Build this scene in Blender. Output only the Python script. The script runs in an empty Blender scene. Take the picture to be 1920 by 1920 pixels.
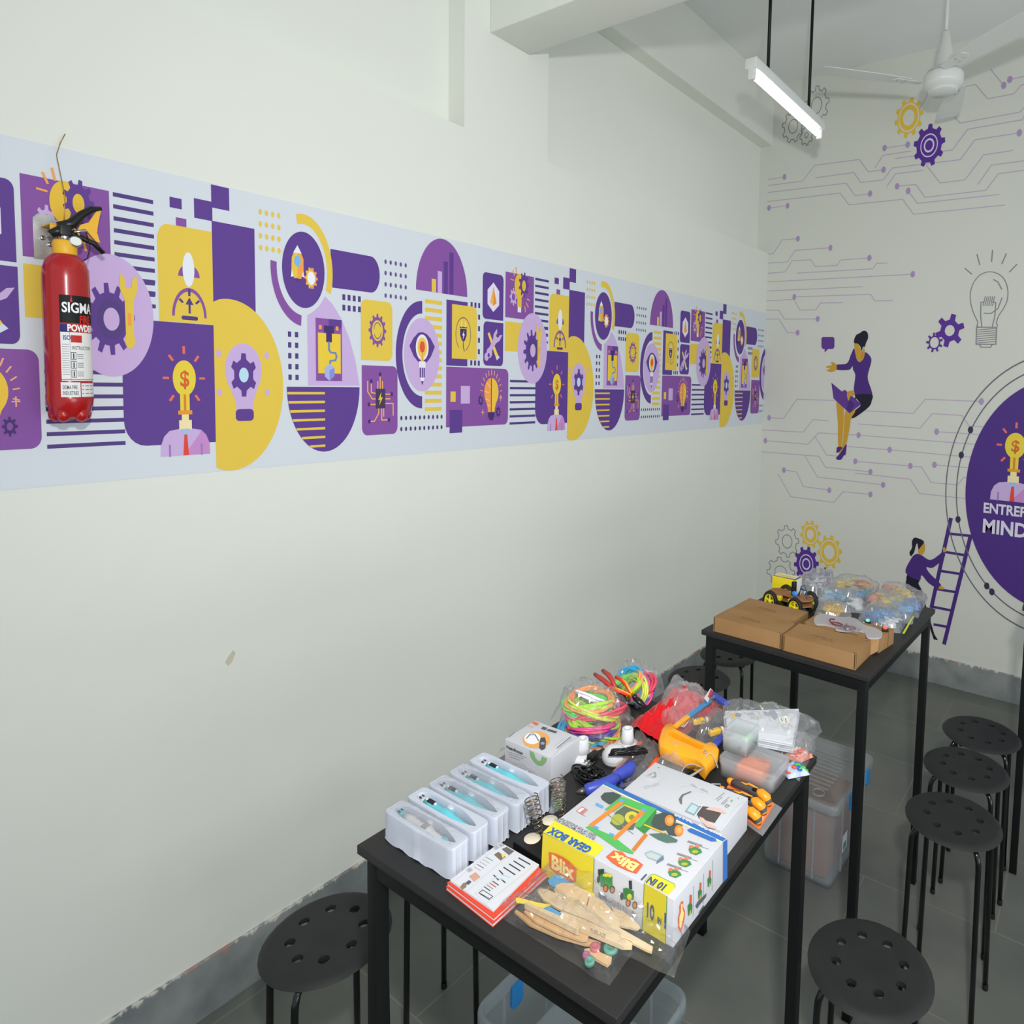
import bpy, bmesh, math, random
from mathutils import Vector, Matrix, noise
C = bpy.context.scene.collection
scn = bpy.context.scene
PI = math.pi
V = Vector
# ------------------------------------------------------------------ camera
CAM = V((1.92158, -0.50014, 1.72516))
RT = V((0.83751299, 0.54572472, 0.02750499)); UP = V((-0.06030219, 0.04228062, 0.99728431)); FW = V((-0.54307977, 0.83689718, -0.06831896))
FPX, PX, PY = 1241.1955, 1266.954, 800.459
cd = bpy.data.cameras.new('camera'); cam = bpy.data.objects.new('camera', cd); C.objects.link(cam)
m3 = Matrix((RT, UP, -FW)).transposed()
cam.matrix_world = Matrix.Translation(CAM) @ m3.to_4x4()
cd.sensor_fit = 'HORIZONTAL'; cd.sensor_width = 36; cd.lens = FPX/1920*36
cd.shift_x = (960-PX)/1920; cd.shift_y = (PY-960)/1920
cd.clip_start = .02
scn.camera = cam
# ------------------------------------------------------------------ light
w = bpy.data.worlds.new('world'); scn.world = w; w.use_nodes = True
bg = w.node_tree.nodes['Background']; bg.inputs[0].default_value = (.90, .94, 1, 1); bg.inputs[1].default_value = .84
def area(name, loc, tgt, size, power, col, sy=None):
    l = bpy.data.lights.new(name, 'AREA'); l.energy = power; l.color = col; l.size = size
    if sy: l.shape = 'RECTANGLE'; l.size_y = sy
    o = bpy.data.objects.new(name, l); C.objects.link(o); o.location = loc
    o.rotation_euler = (V(tgt)-V(loc)).to_track_quat('-Z', 'Y').to_euler(); return o
area('flash_light', (2.02, -.5, 2.1), (.8, 2.5, 1.35), .08, 31, (1, .98, .97)).data.spread = 2.6
area('fill_light', (4.8, .2, 1.3), (1.4, 2.2, 4.1), 2.4, 62, (.9, .95, 1), 2.0)  # added fill lamp on the open right side, tilted up to brighten the ceiling
scn.view_settings.view_transform = 'Standard'; scn.view_settings.look = 'None'
scn.view_settings.exposure = -.2; scn.view_settings.gamma = 1; scn.view_settings.use_curve_mapping = False
scn.cycles.transparent_max_bounces = 24

# ------------------------------------------------------------------ helpers
def P(u, v, z):            # the point seen at photo pixel (u, v) on the level z
    d = FW + RT*((u-PX)/FPX) + UP*((PY-v)/FPX); t = (z-CAM.z)/d.z; return CAM + d*t
def PWY(u, v, y):
    d = FW + RT*((u-PX)/FPX) + UP*((PY-v)/FPX); t = (y-CAM.y)/d.y; return CAM + d*t
def PWX(u, v, x):
    d = FW + RT*((u-PX)/FPX) + UP*((PY-v)/FPX); t = (x-CAM.x)/d.x; return CAM + d*t
def lin(h):
    h = h.lstrip('#'); c = [int(h[i:i+2], 16)/255 for i in (0, 2, 4)]
    return tuple((x/12.92 if x <= .04045 else ((x+.055)/1.055)**2.4) for x in c)
MATS = {}
def mat(name, col, rough=.5, metal=0, spec=.5, emit=0, coat=0, trans=0, ior=1.45):
    if name in MATS: return MATS[name]
    m = bpy.data.materials.new(name); m.use_nodes = True; b = m.node_tree.nodes['Principled BSDF']
    c = lin(col) if isinstance(col, str) else col
    b.inputs['Base Color'].default_value = (*c, 1); b.inputs['Roughness'].default_value = rough
    b.inputs['Metallic'].default_value = metal; b.inputs['Specular IOR Level'].default_value = spec
    b.inputs['Coat Weight'].default_value = coat; b.inputs['Transmission Weight'].default_value = trans; b.inputs['IOR'].default_value = ior
    if emit: b.inputs['Emission Color'].default_value = (*c, 1); b.inputs['Emission Strength'].default_value = emit
    m.diffuse_color = (*c, 1); MATS[name] = m; return m
def K(h, rough=.6, spec=.3): return mat('print_'+h.lstrip('#'), h, rough, 0, spec)
def noisy(name, c1, c2, scale, rough=.7, bump=0, detail=6, lo=.35, hi=.65, spec=.3):
    m = mat(name, c1, rough, 0, spec); nt = m.node_tree; b = nt.nodes['Principled BSDF']
    tc = nt.nodes.new('ShaderNodeTexCoord'); n = nt.nodes.new('ShaderNodeTexNoise'); r = nt.nodes.new('ShaderNodeValToRGB')
    n.inputs['Scale'].default_value = scale; n.inputs['Detail'].default_value = detail
    r.color_ramp.elements[0].position = lo; r.color_ramp.elements[1].position = hi
    r.color_ramp.elements[0].color = (*lin(c1), 1); r.color_ramp.elements[1].color = (*lin(c2), 1)
    nt.links.new(tc.outputs['Object'], n.inputs['Vector']); nt.links.new(n.outputs['Fac'], r.inputs[0]); nt.links.new(r.outputs[0], b.inputs['Base Color'])
    if bump:
        bp = nt.nodes.new('ShaderNodeBump'); bp.inputs['Strength'].default_value = bump; bp.inputs['Distance'].default_value = .01
        nt.links.new(n.outputs['Fac'], bp.inputs['Height']); nt.links.new(bp.outputs[0], b.inputs['Normal'])
    return m
def film(name, tint='#ffffff', haze=.12, gloss=.5, hcol='#dfe3e6'):
    "thin clear plastic: mostly see-through, a little milky, glossy where it faces away"
    if name in MATS: return MATS[name]
    m = bpy.data.materials.new(name); m.use_nodes = True; nt = m.node_tree; nt.nodes.clear()
    o = nt.nodes.new('ShaderNodeOutputMaterial'); t = nt.nodes.new('ShaderNodeBsdfTransparent'); t.inputs[0].default_value = (*lin(tint), 1)
    d = nt.nodes.new('ShaderNodeBsdfDiffuse'); d.inputs[0].default_value = (*lin(hcol), 1)
    g = nt.nodes.new('ShaderNodeBsdfGlossy'); g.inputs['Roughness'].default_value = .16
    a = nt.nodes.new('ShaderNodeMixShader'); a.inputs[0].default_value = haze
    tl = nt.nodes.new('ShaderNodeBsdfTranslucent'); tl.inputs[0].default_value = (*lin(hcol), 1); dt = nt.nodes.new('ShaderNodeMixShader'); dt.inputs[0].default_value = .5
    nt.links.new(d.outputs[0], dt.inputs[1]); nt.links.new(tl.outputs[0], dt.inputs[2])
    b = nt.nodes.new('ShaderNodeMixShader'); f = nt.nodes.new('ShaderNodeLayerWeight'); f.inputs['Blend'].default_value = .5
    pw = nt.nodes.new('ShaderNodeMath'); pw.operation = 'POWER'; pw.inputs[1].default_value = 3.5
    mu = nt.nodes.new('ShaderNodeMath'); mu.operation = 'MULTIPLY_ADD'; mu.inputs[1].default_value = gloss*.75; mu.inputs[2].default_value = .05*gloss
    nt.links.new(f.outputs['Facing'], pw.inputs[0]); nt.links.new(pw.outputs[0], mu.inputs[0]); nt.links.new(t.outputs[0], a.inputs[1]); nt.links.new(dt.outputs[0], a.inputs[2])
    nt.links.new(mu.outputs[0], b.inputs[0]); nt.links.new(a.outputs[0], b.inputs[1]); nt.links.new(g.outputs[0], b.inputs[2]); nt.links.new(b.outputs[0], o.inputs[0])
    MATS[name] = m; return m
def tag(o, label=None, cat=None, group=None, kind=None):
    if label: o['label'] = label
    if cat: o['category'] = cat
    if group: o['group'] = group
    if kind: o['kind'] = kind
    return o
def empty(name, loc=(0, 0, 0), rz=0, label=None, cat=None, group=None, rot=None):
    o = bpy.data.objects.new(name, None); C.objects.link(o); o.location = loc; o.rotation_euler = rot or (0, 0, rz); o.empty_display_size = .05
    return tag(o, label, cat, group)
def copy_tree(o, parent=None):
    c = o.copy(); C.objects.link(c); c.parent = parent
    for ch in [x for x in bpy.data.objects if x.parent == o]: copy_tree(ch, c)
    return c
class MB:
    "collects shapes with materials and links them as one mesh object"
    def __init__(s): s.v = []; s.f = []; s.m = []; s.sm = []; s.mats = []
    def mi(s, m):
        if m not in s.mats: s.mats.append(m)
        return s.mats.index(m)
    def add(s, vs, fs, m, smooth=False, M=None):
        b = len(s.v)
        s.v += [tuple(M @ V(v)) if M else tuple(v) for v in vs]; k = s.mi(m)
        for f in fs: s.f.append([b+i for i in f]); s.m.append(k); s.sm.append(smooth)
        return s
    def box(s, a, b, m, bev=0, M=None, smooth=False):
        (x0, y0, z0), (x1, y1, z1) = a, b
        if x0 > x1: x0, x1 = x1, x0
        if y0 > y1: y0, y1 = y1, y0
        if z0 > z1: z0, z1 = z1, z0
        if not bev:
            vs = [(x0,y0,z0),(x1,y0,z0),(x1,y1,z0),(x0,y1,z0),(x0,y0,z1),(x1,y0,z1),(x1,y1,z1),(x0,y1,z1)]
            return s.add(vs, [(0,3,2,1),(4,5,6,7),(0,1,5,4),(1,2,6,5),(2,3,7,6),(3,0,4,7)], m, smooth, M)
        bm = bmesh.new(); bmesh.ops.create_cube(bm, size=1)
        for v in bm.verts: v.co = V(((x0+x1)/2+v.co.x*(x1-x0), (y0+y1)/2+v.co.y*(y1-y0), (z0+z1)/2+v.co.z*(z1-z0)))
        bmesh.ops.bevel(bm, geom=bm.edges[:], offset=min(bev, .49*min(x1-x0, y1-y0, z1-z0)), segments=2, affect='EDGES', profile=.7)
        return s.bm(bm, m, True, M)
    def bm(s, bm, m, smooth=False, M=None):
        bm.verts.index_update(); s.add([v.co[:] for v in bm.verts], [[v.index for v in f.verts] for f in bm.faces], m, smooth, M); bm.free(); return s
    def tube(s, pts, r, m, n=10, cap=True, closed=False, M=None, flat=1):
        pts = [V(p) for p in pts]; N = len(pts); rs = r if isinstance(r, (list, tuple)) else [r]*N
        T = []
        for i in range(N):
            a = pts[(i-1) % N] if (closed or i > 0) else pts[i]; b = pts[(i+1) % N] if (closed or i < N-1) else pts[i]
            T.append((b-a).normalized() if (b-a).length > 1e-9 else V((0, 0, 1)))
        u = T[0].orthogonal().normalized(); vs = []; fs = []
        for i in range(N):
            u = (u - T[i]*u.dot(T[i])); u = u.normalized() if u.length > 1e-6 else T[i].orthogonal().normalized(); wv = T[i].cross(u)
            for k in range(n):
                a = 2*PI*k/n; vs.append(pts[i]+u*math.cos(a)*rs[i]+wv*math.sin(a)*rs[i]*flat)
        L = N if closed else N-1
        for i in range(L):
            j = (i+1) % N
            for k in range(n): fs.append((i*n+k, i*n+(k+1) % n, j*n+(k+1) % n, j*n+k))
        if cap and not closed: fs += [tuple(range(n))[::-1], tuple(range((N-1)*n, N*n))]
        return s.add(vs, fs, m, True, M)
    def lathe(s, prof, m, n=24, M=None, cap=True, smooth=True):
        vs = []; fs = []; L = len(prof)
        for r, z in prof:
            for k in range(n): a = 2*PI*k/n; vs.append((r*math.cos(a), r*math.sin(a), z))
        for i in range(L-1):
            for k in range(n): fs.append((i*n+k, i*n+(k+1) % n, (i+1)*n+(k+1) % n, (i+1)*n+k))
        if cap: fs += [tuple(range(n))[::-1], tuple(range((L-1)*n, L*n))]
        return s.add(vs, fs, m, smooth, M)
    def prism(s, pts, z0, z1, m, M=None, smooth=False):
        n = len(pts); a = sum(pts[i][0]*pts[(i+1) % n][1]-pts[(i+1) % n][0]*pts[i][1] for i in range(n))
        if a < 0: pts = pts[::-1]
        vs = [(x, y, z0) for x, y in pts]+[(x, y, z1) for x, y in pts]
        fs = [tuple(range(n))[::-1], tuple(range(n, 2*n))]+[(i, (i+1) % n, n+(i+1) % n, n+i) for i in range(n)]
        return s.add(vs, fs, m, smooth, M)
    def ball(s, c, r, m, n=12, M=None):
        rx, ry, rz = r if isinstance(r, tuple) else (r, r, r); k = n//2
        vs = []; fs = []
        for i in range(1, k):
            t = PI*i/k
            for j in range(n): a = 2*PI*j/n; vs.append((c[0]+rx*math.sin(t)*math.cos(a), c[1]+ry*math.sin(t)*math.sin(a), c[2]+rz*math.cos(t)))
        for i in range(k-2):
            for j in range(n): fs.append((i*n+j, (i+1)*n+j, (i+1)*n+(j+1) % n, i*n+(j+1) % n))
        b = len(vs); vs += [(c[0], c[1], c[2]+rz), (c[0], c[1], c[2]-rz)]
        for j in range(n): fs += [(b, j, (j+1) % n), (b+1, (k-2)*n+(j+1) % n, (k-2)*n+j)]
        return s.add(vs, fs, m, True, M)
    def build(s, name, parent=None, loc=None, rot=None):
        me = bpy.data.meshes.new(name); me.from_pydata(s.v, [], s.f)
        for m in s.mats: me.materials.append(m)
        for p, k, q in zip(me.polygons, s.m, s.sm): p.material_index = k; p.use_smooth = q
        me.update(); o = bpy.data.objects.new(name, me); C.objects.link(o)
        if parent: o.parent = parent
        if loc: o.location = loc
        if rot: o.rotation_euler = rot
        return o
def grow(o, n=1):
    md = o.modifiers.new('sub', 'SUBSURF'); md.levels = n; md.render_levels = n; return o
_txt = {}
def text_polys(t, bold=0):
    if (t, bold) in _txt: return _txt[(t, bold)]
    cu = bpy.data.curves.new('t', 'FONT'); cu.body = t; cu.size = 1; cu.resolution_u = 3; cu.offset = bold
    o = bpy.data.objects.new('t', cu); C.objects.link(o); bpy.context.view_layer.update()
    me = bpy.data.meshes.new_from_object(o.evaluated_get(bpy.context.evaluated_depsgraph_get()))
    r = ([(v.co.x, v.co.y) for v in me.vertices], [tuple(p.vertices) for p in me.polygons])
    C.objects.unlink(o); bpy.data.objects.remove(o); bpy.data.curves.remove(cu); bpy.data.meshes.remove(me)
    _txt[(t, bold)] = r; return r
class Art:
    "flat print on a surface; f(u, v, h) gives the point at u, v raised by h"
    def __init__(s, f, mb=None, step=.00022, base=.0003, clip=None): s.f = f; s.mb = mb or MB(); s.st = step; s.base = base; s.clip = clip
    def poly(s, pts, m, l=0):
        if isinstance(m, str): m = K(m)
        if s.clip:
            lim = s.clip; out = []
            for i, p in enumerate(pts):
                q = pts[(i+1) % len(pts)]; a = p[0] <= lim; b = q[0] <= lim
                if a: out.append(p)
                if a != b: t = (lim-p[0])/(q[0]-p[0]); out.append((lim, p[1]+t*(q[1]-p[1])))
            pts = out
            if len(pts) < 3: return s
        s.n = getattr(s, 'n', 0)+1; h = s.base+l*s.st+(s.n % 40)*s.st/48
        n = len(pts); a = sum(pts[i][0]*pts[(i+1) % n][1]-pts[(i+1) % n][0]*pts[i][1] for i in range(n))
        if a < 0: pts = pts[::-1]
        s.mb.add([s.f(u, v, h) for u, v in pts], [tuple(range(n))], m); return s
    def rect(s, u0, v0, u1, v1, m, l=0): return s.poly([(u0, v0), (u1, v0), (u1, v1), (u0, v1)], m, l)
    def rr(s, u0, v0, u1, v1, m, l=0, r=.02, asp=1, corners='0123'):
        if u0 > u1: u0, u1 = u1, u0
        if v0 > v1: v0, v1 = v1, v0
        pts = []
        for i, (cx, cy, a0) in enumerate(((u1, v1, 0), (u0, v1, 90), (u0, v0, 180), (u1, v0, 270))):
            if str(i) in corners:
                sx = -1 if cx == u1 else 1; sy = -1 if cy == v1 else 1
                for k in range(7): a = math.radians(a0+k*15); pts.append((cx+sx*r+r*math.cos(a), cy+sy*r*asp+r*asp*math.sin(a)))
            else: pts.append((cx, cy))
        return s.poly(pts, m, l)
    def ell(s, cx, cy, rx, ry, m, l=0, a0=0, a1=360, n=40):
        k = max(6, int(n*abs(a1-a0)/360))
        pts = [(cx+rx*math.cos(math.radians(a0+(a1-a0)*i/k)), cy+ry*math.sin(math.radians(a0+(a1-a0)*i/k))) for i in range(k+(0 if a1-a0 == 360 else 1))]
        return s.poly(pts, m, l)
    def arc(s, cx, cy, rx, ry, wx, wy, m, l=0, a0=0, a1=360, n=36):
        k = max(4, int(n*abs(a1-a0)/360))
        for i in range(k):
            a, b = (math.radians(a0+(a1-a0)*(i+j)/k) for j in (0, 1))
            s.poly([(cx+rx*math.cos(a), cy+ry*math.sin(a)), (cx+(rx-wx)*math.cos(a), cy+(ry-wy)*math.sin(a)), (cx+(rx-wx)*math.cos(b), cy+(ry-wy)*math.sin(b)), (cx+rx*math.cos(b), cy+ry*math.sin(b))], m, l)
        return s
    def line(s, pts, wd, m, l=0, closed=False):
        n = len(pts); L = n if closed else n-1
        for i in range(L):
            a = V(pts[i]); b = V(pts[(i+1) % n]); d = (b-a)
            if d.length < 1e-9: continue
            d.normalize(); q = V((-d.y, d.x))*wd/2; e = d*wd*.35
            s.poly([tuple(a-e-q), tuple(b+e-q), tuple(b+e+q), tuple(a-e+q)], m, l)
        return s
    def gearpts(s, cx, cy, rx, ry, n=9, t=.2, rot=0):
        pts = []
        for i in range(n):
            for da, k in ((-.30, 1-t), (-.18, 1), (.18, 1), (.30, 1-t)):
                a = 2*PI*(i+da*.9)/n+rot; pts.append((cx+rx*k*math.cos(a), cy+ry*k*math.sin(a)))
        return pts
    def gear(s, cx, cy, rx, ry, m, l=0, n=9, t=.2, rot=0, hole=0, hm=None):
        s.poly(s.gearpts(cx, cy, rx, ry, n, t, rot), m, l)
        if hole: s.ell(cx, cy, rx*hole, ry*hole, hm, l+1)
        return s
    def text(s, t, u, v, size, m, l=0, sx=1, bold=0, align='L', rot=0, flip=False):
        if isinstance(m, str): m = K(m)
        vs, fs = text_polys(t, bold); W = max((x for x, y in vs), default=0)
        off = {'L': 0, 'C': -W/2, 'R': -W}[align]; h = s.base+l*s.st; ca, sa = math.cos(rot), math.sin(rot); out = []
        for x, y in vs:
            a, b = (x+off)*size*sx, y*size
            out.append(s.f(u+a*ca-b*sa, v+a*sa+b*ca, h))
        s.mb.add(out, fs, m); return s
def sm(pts, k=4):
    n = len(pts); out = []
    for i in range(n):
        p0, p1, p2, p3 = (pts[(i+j-1) % n] for j in range(4))
        for s in range(k):
            t = s/k; out.append(tuple(.5*(2*p1[c]+(p2[c]-p0[c])*t+(2*p0[c]-5*p1[c]+4*p2[c]-p3[c])*t*t+(3*p1[c]-p0[c]-3*p2[c]+p3[c])*t**3) for c in (0, 1)))
    return out
def face(O, U, Wv):
    "frame on a plane: origin O, unit axes U and Wv"
    O = V(O); U = V(U).normalized(); Wv = V(Wv).normalized(); N = U.cross(Wv)
    return lambda u, v, h: tuple(O+U*u+Wv*v+N*h)

# ------------------------------------------------------------------ room shell
D = 3.5236; H = 3.645; RX = 5.2; RY = -2.6
LEDGE, WB = 2.583, 3.272; RD = -.085
def plaster(name, col):
    m = noisy(name, col, col, 1.2, .75, 0, 3, .2, .8, .25); nt = m.node_tree; b = nt.nodes['Principled BSDF']
    r = [n for n in nt.nodes if n.type == 'VALTORGB'][0]; c = lin(col)
    r.color_ramp.elements[0].color = (c[0]*.965, c[1]*.965, c[2]*.95, 1)
    n = nt.nodes.new('ShaderNodeTexNoise'); n.inputs['Scale'].default_value = 7; n.inputs['Detail'].default_value = 8
    bp = nt.nodes.new('ShaderNodeBump'); bp.inputs['Strength'].default_value = .12; bp.inputs['Distance'].default_value = .02
    tc = [x for x in nt.nodes if x.type == 'TEX_COORD'][0]
    nt.links.new(tc.outputs['Object'], n.inputs['Vector']); nt.links.new(n.outputs['Fac'], bp.inputs['Height']); nt.links.new(bp.outputs[0], b.inputs['Normal']); return m
WALL = plaster('wall_paint', '#e2e5dc'); CEIL = plaster('ceiling_paint', '#e6e8e8'); BACK = plaster('back_wall_paint', '#d3d5cc')
def stone_floor():
    m = noisy('kota_stone', '#5f635f', '#7b7d75', 2.2, .5, .1, 9, .3, .75, .4); nt = m.node_tree; b = nt.nodes['Principled BSDF']
    r1 = [n for n in nt.nodes if n.type == 'VALTORGB'][0]; tc = [n for n in nt.nodes if n.type == 'TEX_COORD'][0]
    mp = nt.nodes.new('ShaderNodeMapping'); mp.inputs['Location'].default_value = (-.045, .27, 0)
    br = nt.nodes.new('ShaderNodeTexBrick'); br.offset = .5; br.inputs['Scale'].default_value = 1; br.inputs['Mortar Size'].default_value = .0035
    br.inputs['Brick Width'].default_value = .84; br.inputs['Row Height'].default_value = .405; br.inputs['Mortar Smooth'].default_value = .6
    br.inputs['Color1'].default_value = (1, 1, 1, 1); br.inputs['Color2'].default_value = (.84, .86, .86, 1); br.inputs['Mortar'].default_value = (.95, .95, .9, 1)
    mx = nt.nodes.new('ShaderNodeMixRGB'); mx.blend_type = 'MULTIPLY'; mx.inputs[0].default_value = .8
    m2 = nt.nodes.new('ShaderNodeMixRGB'); m2.inputs[2].default_value = (*lin('#8a8b82'), 1)
    n2 = nt.nodes.new('ShaderNodeTexNoise'); n2.inputs['Scale'].default_value = 5; mu = nt.nodes.new('ShaderNodeMath'); mu.operation = 'MULTIPLY'
    L = nt.links.new
    L(tc.outputs['Object'], mp.inputs[0]); L(mp.outputs[0], br.inputs['Vector']); L(r1.outputs[0], mx.inputs[1]); L(br.outputs['Color'], mx.inputs[2])
    L(tc.outputs['Object'], n2.inputs['Vector']); L(br.outputs['Fac'], mu.inputs[0]); L(n2.outputs['Fac'], mu.inputs[1])
    L(mu.outputs[0], m2.inputs[0]); L(mx.outputs[0], m2.inputs[1]); L(m2.outputs[0], b.inputs['Base Color']); return m
FLOOR = stone_floor()
tag(MB().box((-.2, RY, -.1), (RX, D+.15, 0), FLOOR).build('floor'), kind='structure')
tag(MB().box((-.2, RY, H), (RX, D+.15, H+.1), CEIL).build('ceiling'), kind='structure')
wl = MB().box((-.2, RY, 0), (0, D, LEDGE), WALL).box((-.2, RY, LEDGE), (RD, D, H), WALL)
wl.box((RD, 1.063, LEDGE), (0, 1.469, H), WALL).box((RD, RY, LEDGE), (0, -1.6, H), WALL)
Art(lambda u, v, h: (h, u, v), wl).poly([(.300, .935), (.310, .945), (.318, .965), (.312, .975), (.300, .960), (.292, .948)], mat('plaster_smudge', '#c9c4b0', .8))
tag(wl.build('wall_left'), kind='structure')
tag(MB().box((-.2, D, 0), (RX, D+.15, H), BACK).build('wall_back'), kind='structure')
tag(MB().box((0, 1.174, 2.949), (RX, 1.364, H), WALL, .004).build('trim_1'), kind='structure')
tag(MB().box((RD, 1.469, WB), (0, D, H), WALL).box((RD, -1.6, WB), (0, 1.063, H), WALL).build('trim_2'), kind='structure')
# stone skirting with ragged paint at its top
def skirting_mat():
    m = noisy('skirting_stone', '#6f7677', '#979b98', 9, .65, .15, 10, .3, .8); nt = m.node_tree; b = nt.nodes['Principled BSDF']
    r1 = [n for n in nt.nodes if n.type == 'VALTORGB'][0]; tc = [n for n in nt.nodes if n.type == 'TEX_COORD'][0]; L = nt.links.new
    sp = nt.nodes.new('ShaderNodeSeparateXYZ'); L(tc.outputs['Object'], sp.inputs[0])
    mp = nt.nodes.new('ShaderNodeMapping'); mp.inputs['Scale'].default_value = (60, 60, 4); L(tc.outputs['Object'], mp.inputs[0])
    n = nt.nodes.new('ShaderNodeTexNoise'); n.inputs['Scale'].default_value = 1; n.inputs['Detail'].default_value = 4; L(mp.outputs[0], n.inputs['Vector'])
    ml = nt.nodes.new('ShaderNodeMath'); ml.operation = 'MULTIPLY_ADD'; ml.inputs[1].default_value = .07; ml.inputs[2].default_value = 0; L(n.outputs['Fac'], ml.inputs[0])
    ad = nt.nodes.new('ShaderNodeMath'); ad.operation = 'ADD'; L(ml.outputs[0], ad.inputs[0]); L(sp.outputs['Z'], ad.inputs[1])
    r = nt.nodes.new('ShaderNodeValToRGB'); r.color_ramp.elements[0].position = .188; r.color_ramp.elements[1].position = .196; L(ad.outputs[0], r.inputs[0])
    n3 = nt.nodes.new('ShaderNodeTexNoise'); n3.inputs['Scale'].default_value = 6; L(tc.outputs['Object'], n3.inputs['Vector'])
    r3 = nt.nodes.new('ShaderNodeValToRGB'); r3.color_ramp.elements[0].position = .5; r3.color_ramp.elements[1].position = .62
    r3.color_ramp.elements[0].color = (*lin('#cfccc4'), 1); r3.color_ramp.elements[1].color = (*lin('#a5837c'), 1); L(n3.outputs['Fac'], r3.inputs[0])
    mx = nt.nodes.new('ShaderNodeMixRGB'); L(r.outputs[0], mx.inputs[0]); L(r1.outputs[0], mx.inputs[1]); L(r3.outputs[0], mx.inputs[2]); L(mx.outputs[0], b.inputs['Base Color']); return m
SK = skirting_mat(); HSK = .1592
tag(MB().box((0, RY, 0), (.009, D, HSK), SK, .002).build('baseboard_left'), kind='structure')
tag(MB().box((.009, D-.009, 0), (RX, D, HSK), SK, .002).build('baseboard_back'), kind='structure')
# ------------------------------------------------------------------ printed mural band on the left wall
ZT, ZB, PER = 2.191, 1.460, 1.3273
DP, MP, LI, YE, WH, NV, OR, RD_, STR = '#5e3f8e', '#86539f', '#c8aedb', '#e3c44c', '#e3e8ee', '#47306f', '#f3a24a', '#e4573f', '#523f80'
SHEET = mat('vinyl_sheet', '#d3dae0', .5, 0, .35)
mu = MB().box((0, -1.9, ZB), (.0012, D-.001, ZT), SHEET)
A = Art(lambda u, v, h: (.0012+h, u, v), mu, clip=D-.0015)
AS = 1.78     # the print is taller than it is wide
def bulbman(a, cx, cz, k=1, kz=1, up=0):
    "bulb-headed man: bulb centre cx, cz"
    a.base += up
    s, t = k, kz
    for ang in range(0, 360, 45):
        if ang == 270: continue
        c, n = math.cos(math.radians(ang)), math.sin(math.radians(ang))
        a.line([(cx+.034*c*s, cz+.062*n*t), (cx+.043*c*s, cz+.077*n*t)], .0055*s, '#e8705c', 2)
    a.ell(cx, cz, .0245*s, .044*t, '#e9cd3f', 3); a.ell(cx, cz-.006*t, .016*s, .027*t, '#ded34a', 4)
    a.rect(cx-.010*s, cz-.088*t, cx+.010*s, cz-.036*t, '#e9cd3f', 3)
    a.text('$', cx, cz-.02*t, .055*t, '#d8642c', 5, sx=s/t*.72, bold=.02, align='C')
    a.rect(cx-.0025*s, cz-.082*t, cx+.0025*s, cz-.04*t, '#d8842c', 5); a.rect(cx-.015*s, cz-.09*t, cx+.015*s, cz-.080*t, '#e39a35', 6)
    a.rect(cx-.0075*s, cz-.106*t, cx+.0075*s, cz-.088*t, '#efe2a0', 5); a.rect(cx-.0135*s, cz-.128*t, cx+.0135*s, cz-.104*t, '#f0dfae', 5)
    a.poly([(cx-.053*s, cz-.192*t), (cx-.052*s, cz-.165*t), (cx-.045*s, cz-.143*t), (cx-.034*s, cz-.130*t), (cx-.015*s, cz-.126*t), (cx+.015*s, cz-.126*t), (cx+.034*s, cz-.130*t), (cx+.045*s, cz-.143*t), (cx+.052*s, cz-.165*t), (cx+.053*s, cz-.192*t)], LI, 3)
    a.poly([(cx-.004*s, cz-.192*t), (cx+.03*s, cz-.140*t), (cx+.034*s, cz-.130*t), (cx+.045*s, cz-.143*t), (cx+.052*s, cz-.165*t), (cx+.053*s, cz-.192*t)], '#c48cc8', 4)
    a.poly([(cx-.010*s, cz-.126*t), (cx+.010*s, cz-.126*t), (cx+.0, cz-.15*t)], '#9fc0e0', 5)
    a.poly([(cx-.003*s, cz-.14*t), (cx+.003*s, cz-.14*t), (cx+.006*s, cz-.192*t), (cx-.006*s, cz-.192*t)], '#e0483a', 6)
    for q in (-.034, .034): a.line([(cx+q*s, cz-.192*t), (cx+q*s, cz-.165*t)], .004*s, '#9d7bb8', 5)
    a.base -= up
def wrench(a, x, z, k, kz, m, l, rot=0):
    pts = [(-.018, .055), (-.020, .028), (-.010, .008), (-.009, -.065), (.009, -.065), (.010, .008), (.020, .028), (.018, .055), (.008, .045), (.006, .030), (-.006, .030), (-.008, .045)]
    c, n = math.cos(rot), math.sin(rot)
    a.poly([(x+(p*c-q*n)*k, z+(p*n+q*c)*kz) for p, q in pts], m, l); a.ell(x+.063*n*k, z-.063*c*kz, .011*k, .015*kz, m, l)
def halfbulb(a, x, z, l=2):      # bulb with a cog for its right half
    a.gear(x-.031, z-.045, .019, .034, LI, l, 8, .28, hole=.42, hm=MP)
    a.ell(x, z, .026, .047, '#e5bd3f', l+1); a.rect(x-.011, z-.08, x+.011, z-.03, '#e5bd3f', l+1); a.rect(x-.009, z-.10, x+.009, z-.08, '#e8e2ee', l+1)
    a.gear(x+.022, z+.008, .027, .048, DP, l+2, 9, .26); a.ell(x+.022, z+.004, .010, .021, '#e5bd3f', l+3)
    for q, w_ in (((-.035, .055), (-.028, .035)), ((-.02, .068), (-.016, .045)), ((-.045, .02), (-.03, .018)), ((.035, -.06), (.046, -.075)), ((.028, -.075), (.032, -.095)), ((.04, -.045), (.052, -.048))):
        a.line([(x+q[0], z+q[1]), (x+w_[0], z+w_[1])], .0045, '#f0a45a', l+2)
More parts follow.
